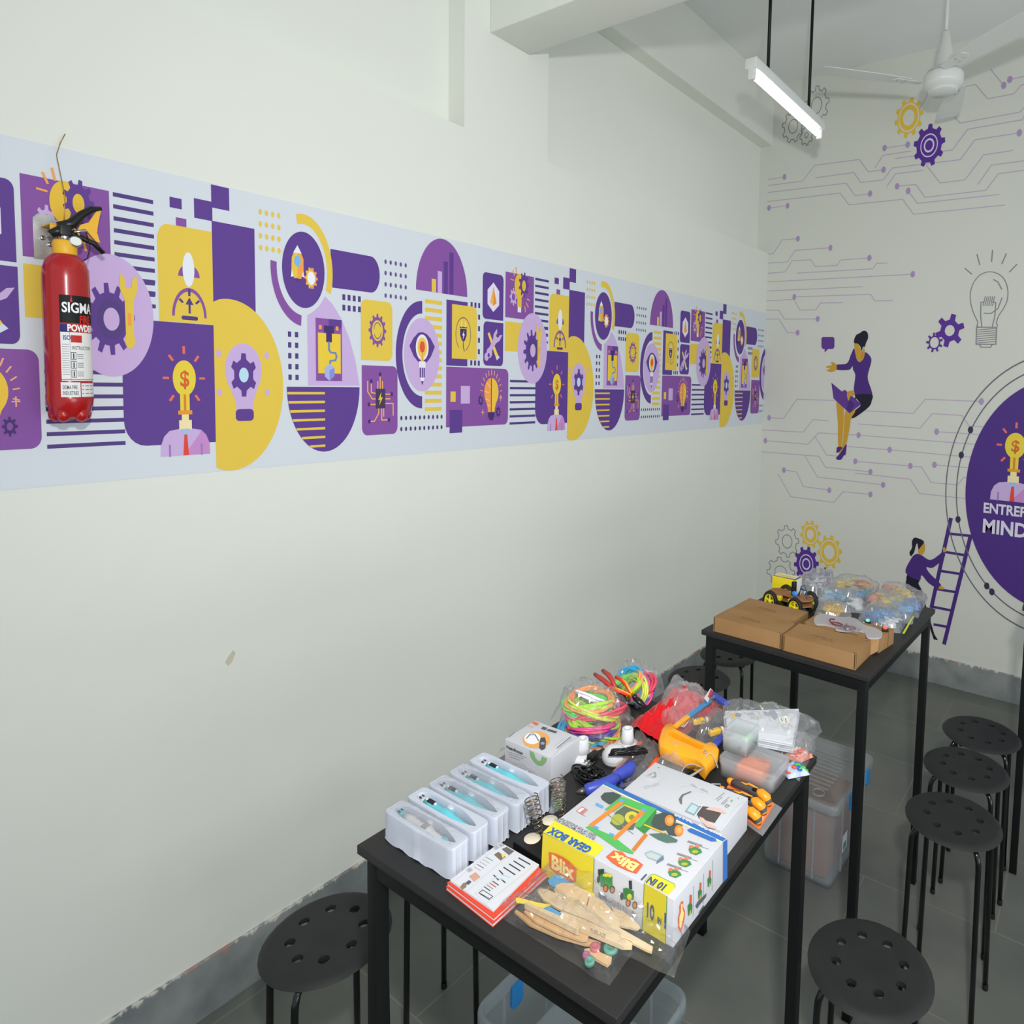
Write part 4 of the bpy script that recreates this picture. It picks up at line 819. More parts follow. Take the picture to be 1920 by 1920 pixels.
# --- cartons printed on their faces
def carton(name, o, M, L, W, Hh, m, label, cat, flaps=True, bev=.0006):
    t = empty(name, o, 0, label, cat); mb = MB().box((0, 0, 0), (L, W, Hh), m, bev, M.to_4x4()); mb.build('box_body', t)
    return t
def rotz(a): return Matrix.Rotation(a, 3, 'Z')
# gear box carton
bo = V((1.249, .2005, T)); BL, BW, BH = .2345, .146, .067; ba = .012; MR = rotz(ba)
t = carton('toy_carton', bo, MR, BL, BW, BH, WP, 'white and yellow toy gear box carton, the largest box on the foreground table', 'box')
ex, ey, ez = MR @ V((1, 0, 0)), MR @ V((0, 1, 0)), V((0, 0, 1))
def onplane(pt0, n, a, b, h):      # photo pixel onto a plane of the carton
    d = FW + RT*((a-PX)/FPX) + UP*((PY-b)/FPX); k = (pt0-CAM).dot(n)/d.dot(n); return CAM+d*k+n*h
def pxart(zoomx, zoomy, s, pt0, n, o, mb): return Art(lambda u, v, h: tuple(onplane(pt0, n, zoomx+u/s, zoomy+v/s, h)-o), mb, base=.0006, step=.00012)
pr = MB(); YB, BLU, ORG, GRN, DG, TX = '#e8d836', '#3a6fb8', '#e88a3c', '#58b45c', '#4a5652', '#4a5a78'
tp = pxart(1000, 1440, 4.8, bo+ez*BH, ez, bo, pr)
ft = pxart(1000, 1440, 4.8, bo, -ey, bo, pr); rt = pxart(1000, 1440, 4.8, bo+ex*BL, ex, bo, pr)
tp.poly([(88, 582), (190, 480), (240, 500), (625, 705), (630, 730), (550, 806)], YB, 1); tp.poly([(625, 155), (655, 125), (1735, 640), (1700, 665)], BLU, 1)
tp.poly([(620, 160), (625, 150), (1700, 665), (1690, 680)], '#e6dfb4', 1)
tp.poly([(620, 290), (605, 260), (640, 225), (720, 220), (790, 250), (770, 330), (680, 330)], DG, 2)
tp.poly([(640, 380), (790, 260), (1110, 370), (960, 545), (910, 520), (1000, 410), (820, 330), (720, 400)], GRN, 3)
tp.poly([(960, 545), (1110, 372), (1100, 500), (1000, 600), (910, 530)], '#3f8a4a', 4)
tp.poly([(740, 400), (840, 330), (960, 400), (900, 560), (760, 560), (690, 500)], '#5f6f5a', 2); tp.ell(760, 470, 60, 50, '#a9b04a', 3); tp.ell(885, 450, 62, 55, '#d3c64a', 3); tp.ell(885, 450, 25, 24, '#8d8a3c', 4)
tp.line([(520, 520), (790, 320)], 34, ORG, 5); tp.line([(735, 640), (985, 400)], 36, ORG, 5); tp.line([(905, 740), (1010, 610)], 34, '#d07c38', 5); tp.line([(820, 340), (970, 400)], 14, '#d7b44a', 4)
tp.poly([(470, 540), (500, 525), (720, 620), (905, 765), (895, 782), (760, 740), (620, 640)], GRN, 4); tp.poly([(1090, 430), (1180, 400), (1290, 430), (1280, 500), (1180, 570), (1080, 560), (1060, 500)], DG, 4)
tp.ell(1225, 480, 42, 50, '#e58a3c', 6); tp.ell(1230, 480, 26, 30, '#f0a860', 7); tp.poly([(1180, 540), (1290, 500), (1345, 520), (1290, 620), (1220, 610)], DG, 5); tp.ell(1310, 570, 40, 50, '#e58a3c', 6); tp.ell(1314, 570, 25, 30, '#f0a860', 7)
tp.line([(1000, 520), (1175, 592)], 14, '#e0b83c', 8); tp.poly([(1040, 600), (1180, 590), (1300, 655), (1290, 675), (1200, 680), (1120, 650)], '#59756c', 5); tp.line([(570, 330), (620, 355)], 24, '#6aa9dc', 5); tp.line([(780, 295), (810, 305)], 22, '#5fa4dc', 6); tp.line([(980, 380), (1010, 385)], 20, '#5fa4dc', 6); tp.line([(545, 535), (580, 548)], 22, '#5fa4dc', 6); tp.line([(690, 600), (720, 612)], 22, '#5fa4dc', 6); tp.line([(640, 400), (900, 600)], 6, '#7f8c84', 3)
tp.poly([(1000, 770), (1060, 745), (1170, 790), (1130, 850), (1030, 815)], '#9fb3c4', 3); tp.poly([(1010, 785), (1060, 765), (1140, 800), (1115, 835), (1035, 810)], '#b9c6bc', 4); tp.poly([(1170, 790), (1175, 830), (1105, 870), (1110, 845)], '#6c7f92', 4)
for (x, y) in ((1455, 745), (1360, 855), (1270, 950)):
    tp.poly([(x-60, y-10), (x-20, y-35), (x+50, y-10), (x+65, y+20), (x+10, y+45), (x-45, y+25)], '#4c8a4e', 3); tp.ell(x-35, y-30, 20, 15, '#d0805c', 5); tp.ell(x+20, y-35, 22, 15, '#d0805c', 5); tp.ell(x, y+15, 30, 14, '#b7b04a', 4)
    tp.line([(x-70, y-75), (x+120, y-10)], 3, '#70757a', 3); tp.line([(x-60, y-82), (x+60, y-42)], 12, '#8c9096', 3)
tp.poly([(1385, 560), (1420, 545), (1640, 640), (1650, 665), (1600, 665), (1400, 580)], BLU, 3)
tp.poly([(1000, 1030), (1055, 965), (1090, 960), (1275, 1050), (1278, 1080), (1215, 1145)], YB, 3); tp.line([(1003, 1028), (1055, 968), (1090, 962), (1272, 1052), (1276, 1080)], 5, '#5f8a5c', 4)
tp.poly([(385, 390), (440, 350), (490, 380), (440, 425)], '#c9807c', 3); tp.poly([(395, 392), (440, 362), (460, 372), (415, 405)], '#e8e4e2', 4); tp.line([(430, 420), (470, 440)], 3, '#8a8d90', 3)
tf = lambda u, v: face(ex*u+ey*v+ez*BH, -ex, -ey)
def ttop(s, px, py, size, m, sx, bold, sl=8, rot=0):
    p = onplane(bo+ez*BH, ez, 1000+px/4.8, 1440+py/4.8, 0)-bo; Art(face(tuple(p), -ex, -ey), pr, base=.0006, step=.00012).text(s, 0, 0, size, m, sl, sx=sx, bold=bold, rot=rot)
ttop('GEAR BOX', 535, 730, .0185, '#2f66ae', .86, .05, rot=0)
ttop('BUILD GREAT MACHINES AND', 560, 640, .0072, '#6a6f76', .8, .01); ttop('GEAR UP FOR ENDLESS FUN!', 575, 615, .0072, '#6a6f76', .8, .01)
ttop('Learn by Doing  -  Made in India', 1700, 610, .0065, '#dfe6f2', 1.0, .03)
ttop('10 IN 1', 1215, 1070, .0165, TX, .78, .05)
def blix(art_f, s0, w_, kx=1):
    a = Art(art_f, pr, base=.0006, step=.00012); a.poly([(-.003, -.002), (w_*.25, -.005), (w_*.55, -.002), (w_*.8, -.006), (w_+.003, -.001), (w_+.004, s0*.75), (w_*.8, s0*.95), (w_*.55, s0*1.02), (w_*.2, s0*.98), (-.005, s0*.85)], '#dd6a44', 9)
    a.text('Blix', .0005, .0012, s0*1.1, '#f0d98c', 11, sx=w_/(s0*1.1*1.62), bold=.045)
p = onplane(bo+ez*BH, ez, 1000+965/4.8, 1440+880/4.8, 0)-bo; blix(face(tuple(p), -ex, -ey), .020, .046)
# front face
ft.poly([(88, 582), (550, 806), (540, 1105), (535, 1200), (70, 1000), (75, 880)], '#dccb33', 1); ft.line([(550, 806), (540, 1110)], 6, '#5a8a5c', 2)
ft.poly([(1000, 1032), (1205, 1148), (1190, 1580), (980, 1450)], '#cfc034', 1); ft.line([(1002, 1032), (982, 1450)], 6, '#5a8a5c', 2); ft.line([(1205, 1150), (1192, 1580)], 6, '#5a8a5c', 2)
p = onplane(bo, -ey, 1000+165/4.8, 1440+890/4.8, 0)-bo; blix(face(tuple(p), ex, ez), .026, .046)
p = onplane(bo, -ey, 1000+1012/4.8, 1440+1325/4.8, 0)-bo; Art(face(tuple(p), ex, ez), pr, base=.0006, step=.00012).text('10', 0, 0, .029, TX, 5, sx=.50, bold=.03).text('IN', .0195, -.001, .013, TX, 5, sx=.5, bold=.04).text('1', .0275, -.002, .030, TX, 5, sx=.62, bold=.03)
ft.poly([(585, 910), (640, 905), (640, 960), (600, 990), (585, 950)], '#31483a', 2); ft.poly([(600, 965), (650, 935), (715, 970), (715, 1050), (690, 1085), (610, 1060)], '#3f8a48', 3); ft.ell(660, 960, 30, 16, '#d9cc45', 4); ft.ell(695, 965, 18, 15, '#d9cc45', 4)
for x, y in ((655, 1078), (715, 1090), (858, 1210), (918, 1230)): ft.ell(x, y, 23, 34, '#36443c', 5); ft.ell(x, y, 15, 25, '#dc7a40', 6)
ft.poly([(862, 1010), (890, 1010), (893, 1090), (866, 1080)], '#343c3c', 3); ft.poly([(812, 1080), (850, 1075), (908, 1105), (908, 1180), (815, 1175)], '#3c7c44', 4); ft.ell(870, 1155, 22, 28, '#d9cc45', 5); ft.ell(800, 1150, 16, 34, '#36443c', 4); ft.ell(590, 1000, 14, 30, '#36443c', 4)
rn = random.Random(5)
for i in range(38):
    x = 595+i*9; y = 1110+i*4.6*1.12; w_ = rn.choice((2, 3, 4.5)); ft.line([(x, y), (x+1, y+48+6*math.sin(i))], w_, '#3e4042', 3)
# right end face
for x, y, k in ((1405, 1240, 1), (1495, 1110, .8), (1580, 1000, .8)): rt.poly([(x-15*k, y+90*k), (x-20*k, y), (x+5*k, y-40*k), (x+22*k, y-10*k), (x+18*k, y+60*k)], '#3f7c48', 3); rt.line([(x+8*k, y-95*k), (x+6*k, y-30*k)], 18*k, '#c0604c', 4); rt.poly([(x-12*k, y+85*k), (x+10*k, y+60*k), (x+5*k, y+30*k)], '#c6ba42', 4)
for x, y in ((1440, 1060), (1530, 950), (1612, 830)): rt.line([(x, y), (x-5, y+270)], 3, '#8e9296', 3)
rt.poly([(1310, 1240), (1330, 1195), (1345, 1200), (1342, 1245), (1360, 1290), (1355, 1360), (1325, 1480), (1300, 1440), (1298, 1350), (1312, 1290)], '#dd6a44', 4); rt.poly([(1322, 1225), (1338, 1215), (1335, 1260), (1348, 1300), (1342, 1350), (1322, 1440), (1308, 1420), (1308, 1340), (1322, 1290)], '#f0d98c', 5)
rt.poly([(1455, 1240), (1480, 1195), (1555, 1125), (1548, 1160), (1490, 1230), (1470, 1262)], '#56595c', 3); rt.line([(1490, 1300), (1530, 1240)], 10, '#4c4f52', 3)
rt.poly([(1705, 665), (1742, 640), (1742, 985), (1705, 1030)], BLU, 2)
pr.build('printed_faces', t)
# drone-style white carton (hand holding a device)
d0 = V((1.2745, .3665, T)); DL, DW, DH = .186, .0975, .056; MD = rotz(.028); dx, dy = MD @ V((1, 0, 0)), MD @ V((0, 1, 0))
t = carton('device_carton', d0, MD, DL, DW, DH, WP, 'plain white carton with a picture of hands holding a dark device, behind the toy carton', 'box'); pr = MB()
tp = pxart(1180, 1250, 5.0526, d0+ez*DH, ez, d0, pr)
tp.poly([(632, 1390), (600, 1350), (620, 1330), (690, 1325), (760, 1335), (870, 1395), (808, 1485), (740, 1465), (660, 1440)], '#57514f', 2)
tp.poly([(525, 1375), (590, 1290), (675, 1335), (625, 1420)], '#8aa5ad', 2); tp.poly([(545, 1370), (595, 1305), (650, 1335), (610, 1400)], '#b8cfd4', 3); tp.poly([(720, 1355), (760, 1335), (850, 1345), (920, 1385), (905, 1398), (830, 1380)], '#dfb9ae', 4); tp.poly([(662, 1425), (700, 1440), (740, 1480), (830, 1530), (815, 1545), (740, 1525), (680, 1470)], '#dfb9ae', 4)
tp.line([(620, 1420), (690, 1325)], 8, '#ece8e6', 4); tp.poly([(480, 1240), (500, 1215), (580, 1185), (588, 1192), (515, 1225), (500, 1250), (498, 1310), (480, 1300), (468, 1260)], '#6d6e70', 3)
for q in ([(290, 1310), (400, 1180), (560, 1100)], [(380, 1250), (470, 1150), (640, 1110)], [(560, 1180), (700, 1190), (770, 1220)], [(430, 1120), (600, 1130), (760, 1200)]): tp.line(q, 4, '#d3d6d8', 2)
for x, y, k in ((700, 1165, 30), (600, 1120, 26)): tp.poly([(x-k, y), (x, y-8), (x+k*1.5, y+24), (x+k*1.6, y+34)], '#aeb1b4', 3)
for i, (a_, b_) in enumerate((((820, 1260), (900, 1200)), ((835, 1275), (880, 1238)), ((870, 1305), (945, 1240)), ((885, 1310), (930, 1272)))): tp.line([a_, b_], 6, '#8f9294', 3)
tp.line([(215, 1160), (335, 1048)], 2, '#b9bcbe', 3)
p = onplane(d0+ez*DH, ez, 1180+150/5.05, 1250+1165/5.05, 0)-d0; Art(face(tuple(p), (dx*.6+dy).normalized(), (dy*.6-dx).normalized()), pr, base=.0006).text('DM40x', 0, 0, .012, '#c2c5c8', 5, sx=.8)
p = onplane(d0+ez*DH, ez, 1180+925/5.05, 1250+1345/5.05, 0)-d0; Art(face(tuple(p), (dx*.15+dy).normalized(), (dy*.15-dx).normalized()), pr, base=.0006).text('CE', 0, 0, .009, '#4a4d50', 5, sx=.8)
tp.ell(968, 1275, 11, 10, '#7fb08c', 3); tp.ell(1033, 1250, 4, 4, '#44474a', 3); tp.ell(278, 962, 4, 4, '#44474a', 3)
tp.line([(840, 1575), (1000, 1340), (1095, 1275)], 3, '#c3c6ca', 3)
pr.build('printed_top', t)
# microscope carton
c0 = V((.9885, .3635, T)); CL, CW, CH = .1185, .084, .0525; MC = rotz(.04); mx, my = MC @ V((1, 0, 0)), MC @ V((0, 1, 0))
t = carton('microscope_carton', c0, MC, CL, CW, CH, WP, 'small white carton with an orange ring printed on its lid, behind the pen trays', 'box'); pr = MB()
tp = pxart(920, 1210, 6, c0+ez*CH, ez, c0, pr); ft = pxart(920, 1210, 6, c0, -my, c0, pr)
tp.ell(512, 1065, 155, 95, '#eaa95e', 1); tp.ell(470, 1050, 92, 66, '#eceef0', 2); tp.poly([(550, 1090), (560, 1045), (610, 1040), (625, 1090), (615, 1165), (575, 1185), (545, 1160)], '#4c5056', 3); tp.poly([(560, 1100), (585, 1090), (610, 1100), (600, 1125), (565, 1120)], '#9aa0a6', 4)
tp.line([(405, 1050), (440, 1010), (500, 1010), (540, 1080)], 12, '#6f757a', 3); tp.ell(470, 1000, 26, 14, '#b9bec2', 4)
tp.poly([(565, 940), (590, 918), (640, 935), (610, 958)], '#55585a', 3); tp.poly([(625, 960), (650, 945), (752, 975), (730, 992)], '#55585a', 3); tp.poly([(465, 870), (500, 862), (545, 885), (520, 905), (485, 890)], '#e0705a', 3); tp.line([(410, 900), (480, 925)], 6, '#e0a898', 3)
tp.line([(205, 1035), (270, 985)], 6, '#6c6f72', 3); tp.line([(745, 1160), (900, 1035)], 7, '#66696c', 3); tp.line([(765, 1165), (920, 1045)], 3, '#9a9da0', 3); tp.line([(720, 1135), (830, 1050)], 4, '#bfc2c4', 3); tp.line([(680, 1275), (830, 1110), (970, 1045)], 3, '#b8babc', 3)
ft.poly([(437, 1180), (490, 1205), (505, 1260), (540, 1300), (570, 1290), (580, 1245), (640, 1272), (620, 1320), (585, 1352), (540, 1350), (490, 1310), (450, 1250)], '#84b27a', 2)
p = onplane(c0, -my, 920+180/6, 1210+1150/6, 0)-c0; ca = face(tuple(p), mx, ez); Art(ca, pr, base=.0006).text('Wireless Microscope', 0, 0, .0085, '#3c3f42', 4, sx=.58, bold=.03)
for i in range(3): ft.line([(182+20*i, 1192+i*28), (410-40*i, 1262+i*14)], 3, '#6f7376', 2)
pr.build('printed_faces', t)
# --- spring toy: black plate with two cream discs and two coil springs
pl = [P(962, 1577, T+.013), P(1019, 1614, T+.013)]; a_ = (pl[1]-pl[0]).normalized(); b_ = V((-a_.y, a_.x, 0)); L0 = (pl[1]-pl[0]).length
so = V((pl[0].x, pl[0].y, T)); t = empty('spring_toy', so, math.atan2(a_.y, a_.x), 'black plate with two metal coil springs and cream discs, beside the toy carton', 'toy')
MB().box((0, 0, 0), (max(L0, .055), .115, .013), BP, .0015).lathe([(.0018, .0131), (.0018, .0134)], mat('screw_black', '#050505', .5), 8, Matrix.Translation((.047, .012, 0))).build('base_plate', t)
Ri = Matrix.Rotation(-math.atan2(a_.y, a_.x), 4, 'Z') @ Matrix.Translation(-so); CRM = mat('cream_felt', '#ded6bc', .8); SPR = mat('bronze_spring', '#8d7c66', .28, .9)
for (du, dv) in ((998, 1572), (1031, 1538)):
    c = Ri @ P(du, dv, T+.0137); MB().lathe([(.0128, 0), (.0133, .0006), (.0128, .0012)], CRM, 28, Matrix.Translation((c.x, c.y, .0132))).build('felt_disc', t)
for (bu, bv, tu, tv, hh) in ((1014, 1566, 994, 1488, .066), (1056, 1536, 1042, 1452, .072)):
    b0 = Ri @ P(bu, bv, T+.0145); t0 = Ri @ P(tu, tv, T+.0145+hh); ax = t0-b0; q = ax.to_track_quat('Z', 'Y').to_matrix(); n = 150; turns = 8.5; pp = []
    for i in range(n+1):
        f = i/n; a = 2*PI*turns*f; r = .0032+.0078*min(1, f*1.9) if f < .5 else .011; pp.append(b0+ax*(f if f < .8 else .8+(f-.8)*.6)+q @ V((r*math.cos(a), r*math.sin(a), 0)))
    MB().tube([b0-V((0, 0, .002))]+pp, .0009, SPR, 6).build('coil_spring', t)
# --- small packets
FOI = mat('foil_silver', '#c9ccd0', .25, .7)
def packet(name, q, h, cols, seed, label, cat, grp=None, m=None):
    t = empty(name, (sum(p.x for p in q)/4, sum(p.y for p in q)/4, min(p.z for p in q)), 0, label, cat, grp); o = V(t.location); ql = [tuple(p-o) for p in q]
    sheet_bag('clear_wrapper', ql, h, m or FILM, seed, .003, 18, 14, parent=t)
    rn = random.Random(seed); mb = MB()
    for i, c in enumerate(cols):
        u, v = rn.uniform(.15, .85), rn.uniform(.2, .8); p = (V(ql[0])*(1-u)+V(ql[1])*u)*(1-v)+(V(ql[3])*(1-u)+V(ql[2])*u)*v
        s = rn.uniform(.004, .008); k = rn.random()
        R_ = Matrix.Translation(p+V((0, 0, h*.45*rn.uniform(.5, 1)+.001))) @ Matrix.Rotation(rn.uniform(0, 3), 4, 'Z') @ Matrix.Rotation(rn.uniform(-.5, .5), 4, 'X')
        if k < .5: mb.box((-s, -s*.6, -h*.18), (s, s*.6, h*.18), mat('plastic_'+c.strip('#'), c, .4), .001, R_)
        else: mb.tube([R_ @ V((-s*1.6, 0, 0)), R_ @ V((0, s*.5, h*.1)), R_ @ V((s*1.6, 0, 0))], .0014, mat('plastic_'+c.strip('#'), c, .4), 6)
    mb.build('packet_contents', t); return t
packet('parts_packet', pts([(1030, 1525), (1036, 1470), (1062, 1466), (1052, 1528)], .004), .010, ['#58a848', '#d85a4a', '#e8b83c', '#7cc25c', '#c9ccd0', '#58a848'], 3, 'small shiny packet with green and red print beside the coil springs', 'packet', m=FILM2)
packet('wire_packet', pts([(924, 1428), (942, 1402), (1018, 1452), (1008, 1478)]), .014, ['#c0334a', '#4868b0', '#3a3f50', '#e0506a', '#4868b0', '#c9ccd0', '#8db4d8', '#c0334a'], 4, 'clear bag of red and blue wires in front of the microscope carton', 'packet')
# --- coiled colour filament in clear bags
def strandpack(c, a, b, ang, z0, cols, tilt, seed, label, bagq, bagh):
    t = empty('filament_pack', c, 0, label, 'craft material', 'bags of coloured filament coils'); rn = random.Random(seed)
    Rm = Matrix.Rotation(ang, 4, 'Z') @ Matrix.Rotation(tilt[0], 4, 'X') @ Matrix.Rotation(tilt[1], 4, 'Y')
    for i, col in enumerate(cols):
        mb = MB(); m = mat('filament_'+col.strip('#'), col, .35); f = i/len(cols); ca, cb = a*(1-.30*f)*rn.uniform(.86, 1.08), b*(1-.3*f)*rn.uniform(.8, 1.08); tr = Matrix.Rotation(rn.uniform(-.28, .28), 4, 'X') @ Matrix.Rotation(rn.uniform(-.25, .25), 4, 'Y'); ox, oy, oz = rn.uniform(-.011, .011), rn.uniform(-.011, .011), z0+.005+i*.0034
        for k in range(8):
            da, db, dz, ph = rn.uniform(-.0045, .0045), rn.uniform(-.0045, .0045), rn.uniform(-.0045, .0045), rn.uniform(0, 6); pp = []
            for j in range(30):
                th = 2*PI*j/30; w_ = .003*math.sin(2*th+ph)+.0022*math.sin(3*th+k)
                qv = tr @ V(((ca+da+w_)*math.cos(th), (cb+db+w_)*math.sin(th), 0)); pp.append(Rm @ V((ox+qv.x, oy+qv.y, max(.002, oz+.006)+qv.z+dz+.009*math.sin(th+i*1.7)+.002*math.sin(2*th+ph))))
            mb.tube([V((p.x, p.y, max(p.z, .0022))) for p in pp], .0027, m, 6, closed=True)
        mb.build('filament_coil', t)
    o = V(c); sheet_bag('clear_bag', [tuple(V(p)-o) for p in bagq], bagh, FILM, seed+20, .009, 30, 24, parent=t, pw=.3); return t
RBW = ['#f0884c', '#38a8d0', '#b8e038', '#e8c8d0', '#58dc5c', '#e05890', '#6a50a8', '#d8e060']
ca = P(1110, 1366, T+.02); strandpack((ca.x, ca.y, T), .060, .048, .6, 0, ['#e8946c', '#30a0cc', '#9ada38', '#c8dc48', '#5c4a9c', '#d84c84', '#a8dc40'], (0.05, 0), 1, 'lower bag of filament coils, green and orange strands, near the white lamp holders', [P(1040, 1382, T), P(1128, 1420, T), P(1192, 1366, T), P(1072, 1318, T)], .040)
cb = P(1110, 1318, T+.06); strandpack((cb.x, cb.y, T+.030), .058, .046, .55, 0, ['#e0506a', '#e88ab0', '#c8dc48', '#58dc5c', '#e8ccd4', '#a8e030', '#f0e8f0', '#f09a58'], (-.08, 0.03), 2, 'upper bag of filament coils with an orange ring on top', [P(1034, 1350, T+.030), P(1125, 1385, T+.030), P(1184, 1338, T+.030), P(1078, 1292, T+.030)], .046)
cc = P(1196, 1280, T+.03); strandpack((cc.x, cc.y, T+.004), .058, .044, 0.1, 0, ['#e05080', '#58c84c', '#e0506a', '#6a50a8', '#d8e060', '#e0589a', '#7adc58', '#34a4d0', '#b8e038', '#f0a070'], (.75, -.35), 3, 'farthest bag of filament coils, a rainbow fan behind the pliers', [P(1148, 1300, T), P(1196, 1330, T), P(1248, 1296, T), P(1180, 1262, T)], .060)
# --- pliers
def pliers(a, b, piv, jaw, c1, c2, r, label):
    o = V(piv); t = empty('pliers', o, 0, label, 'pliers', 'red-handled pliers'); JM = mat('plier_steel', '#3a3c3e', .3, .8)
    for h_ in (a, b):
        m_ = (V(h_)+V(piv))/2+V((0, 0, .004))+(V(h_)-(V(a)+V(b))/2)*.25
        q = [V(h_)-o, V(h_)*.7+V(piv)*.3-o+(m_-(V(h_)+V(piv))/2), m_-o, V(h_)*.15+V(piv)*.85-o]
        mb = MB().tube(q, [r*.75, r, r, r*.7], c1, 10); 
        if c2: mb.tube([p+V((0, 0, r*.55)) for p in q[1:]], [r*.6, r*.62, r*.5], c2, 8)
        mb.build('handle_grip', t)
    j = V(jaw)-o; s = j.cross(V((0, 0, 1))).normalized()*.0025
    MB().tube([V((0, 0, 0)), j*.45+s, j+s*.3], [.0055, .0052, .0016], JM, 8).build('jaw', t); MB().tube([V((0, 0, 0)), j*.45-s, j-s*.3], [.0055, .0052, .0016], JM, 8).build('jaw', t)
    MB().ball((0, 0, .002), .006, JM, 12).build('pivot', t)
RG, YG, RG2 = mat('red_grip', '#b23a30', .4), mat('yellow_grip', '#f0a828', .4), mat('orange_red_grip', '#dc3c1e', .4)
pliers(P(1115, 1264, T+.075), P(1130, 1257, T+.082), P(1160, 1299, T+.062), P(1178, 1320, T+.055), RG, None, .0055, 'pliers with dark red grips lying on the filament bags, handles apart')
pliers(P(1140, 1287, T+.078), P(1154, 1269, T+.082), P(1190, 1308, T+.060), P(1212, 1326, T+.045), RG2, YG, .0045, 'pliers with orange and yellow grips, right of the dark red pair')
# --- white lamp holders
def holder(c, s, label, tilt=0):
    t = empty('lamp_holder_base', (c[0], c[1], T), 0, label, 'lamp holder', 'white lamp holders'); M = Matrix.Scale(s, 4)
    MB().lathe([(.0, 0), (.0225, 0), (.0255, .003), (.0255, .010), (.023, .015), (.017, .020), (.0, .0205)], WPP, 32, M).build('round_base', t)
    MB().lathe([(.0145, .0195), (.0125, .030), (.0112, .047), (.0104, .048), (.0062, .0478), (.0056, .040), (.0, .0395)], WPP, 28, M).build('cup', t)
h1 = P(1092, 1428, T); h2 = P(1152, 1428, T); h3 = P(1176, 1408, T)
holder(h1, 1.0, 'white cup-shaped lamp holder beside the microscope carton'); holder(h3, 1.0, 'white cup-shaped lamp holder behind the tied black cable')
t = empty('round_speaker', (h2.x, h2.y, T), 0, 'round white speaker with small holes, under the tied black cable', 'speaker'); MB().lathe([(0, 0), (.021, 0), (.0245, .006), (.0245, .016), (.020, .026), (.010, .032), (0, .033)], WPP, 32).build('speaker_shell', t)
g = MB()
for i in range(20): a = 3.6+i*.13; g.lathe([(.0007, 0), (.0007, .0006)], mat('hole_grey', '#707478', .6), 6, Matrix.Translation((.0243*math.cos(a), .0243*math.sin(a), .010)) @ Matrix.Rotation(PI/2, 4, V((-math.sin(a), math.cos(a), 0))))
g.build('speaker_holes', t)
# --- black cables
CB = mat('black_cable', '#0f1011', .3, 0, .5)
def tangle(c, rx, ry, hh, n, seed, r=.0017):
    rn = random.Random(seed); pp = []; N = 16*n
    for i in range(N):
        k = i/16; a = 2*PI*k+seed; s = .62+.38*math.sin(k*1.7+seed)
        pp.append(V((c[0]+rx*s*math.cos(a)+.006*math.sin(k*2.3), c[1]+ry*s*math.sin(a)+.005*math.cos(k*3.1), T+r+hh*(.5+.5*math.sin(k*2.1+a*.5))*(i/N*.6+.4))))
    return pp
t = empty('power_cable', (P(1100, 1458, T).x, P(1100, 1458, T).y, T), 0, 'tangled black mains cable with a two-pin plug in front of the white holders', 'cable'); o = V(t.location); c = P(1104, 1462, T)
MB().tube([p-o for p in tangle(c, .030, .021, .022, 11, 1)], .0019, CB, 7).build('wire', t)
pp = P(1112, 1418, T+.028)-o; qd = (P(1097, 1423, T+.028)-P(1128, 1402, T+.030)).normalized(); Mq = Matrix.Translation(pp) @ qd.to_track_quat('X', 'Z').to_matrix().to_4x4()
MB().box((-.012, -.0075, -.006), (.010, .0075, .006), BP, .002, Mq).tube([Mq @ V((-.030, 0, 0)), Mq @ V((-.022, 0, 0)), Mq @ V((-.011, 0, 0))], [.0022, .003, .0045], BP, 8).build('plug', t); pg_ = [x for x in bpy.data.objects if x.parent == t and x.name.startswith('plug')][0]
MB().tube([Mq @ V((.009, .004, 0)), Mq @ V((.019, .004, 0))], .0013, CHR, 8).tube([Mq @ V((.009, -.004, 0)), Mq @ V((.019, -.004, 0))], .0013, CHR, 8).build('pin', pg_)
t = empty('tied_cable', (P(1180, 1410, T).x, P(1180, 1410, T).y, T), 0, 'flat black cable loop tied in the middle, lying over the white speaker', 'cable'); o = V(t.location); mb = MB()
e0, e1, md = P(1142, 1412, T+.036), P(1214, 1407, T+.034), P(1177, 1408, T+.036)
for k in range(6):
    w_ = .004+.0022*k; s = (e1-e0).cross(V((0, 0, 1))).normalized(); kz = .0014*(k-2.5); lp = []
    for i in range(28):
        a = 2*PI*i/28; f = math.cos(a); lp.append((e0+e1)/2+(e1-e0)*.5*f*(1-.03*k)+s*w_*math.sin(a)*(.35+.65*abs(f))+V((0, 0, kz+.002*math.sin(3*a+k)))-o)
    mb.tube(lp, .0017, CB, 7, closed=True)
mb.build('cable_loop', t); MB().tube([md-o+V((0, 0, -.006)), md-o+V((0, -.008, 0)), md-o+V((0, 0, .008)), md-o+V((0, .008, 0))], .0008, BP, 6, closed=True).build('wire_tie', t)
t = empty('black_lead', (P(1080, 1380, T).x, P(1080, 1380, T).y, T), 0, 'thin black lead curled beside the lid of the microscope carton', 'cable'); o = V(t.location); mb = MB()
for k in range(4): mb.tube([P(u, v, T+z)-o for u, v, z in ((1068-k*2, 1388+k*2, .002), (1078, 1374+k*2, .012), (1092+k, 1370+k*2, .014), (1103+k, 1380+k, .006), (1106, 1392+k, .002), (1130, 1400, .002+.003*k))], .0017, CB, 7)
mb.build('cable_loop', t)
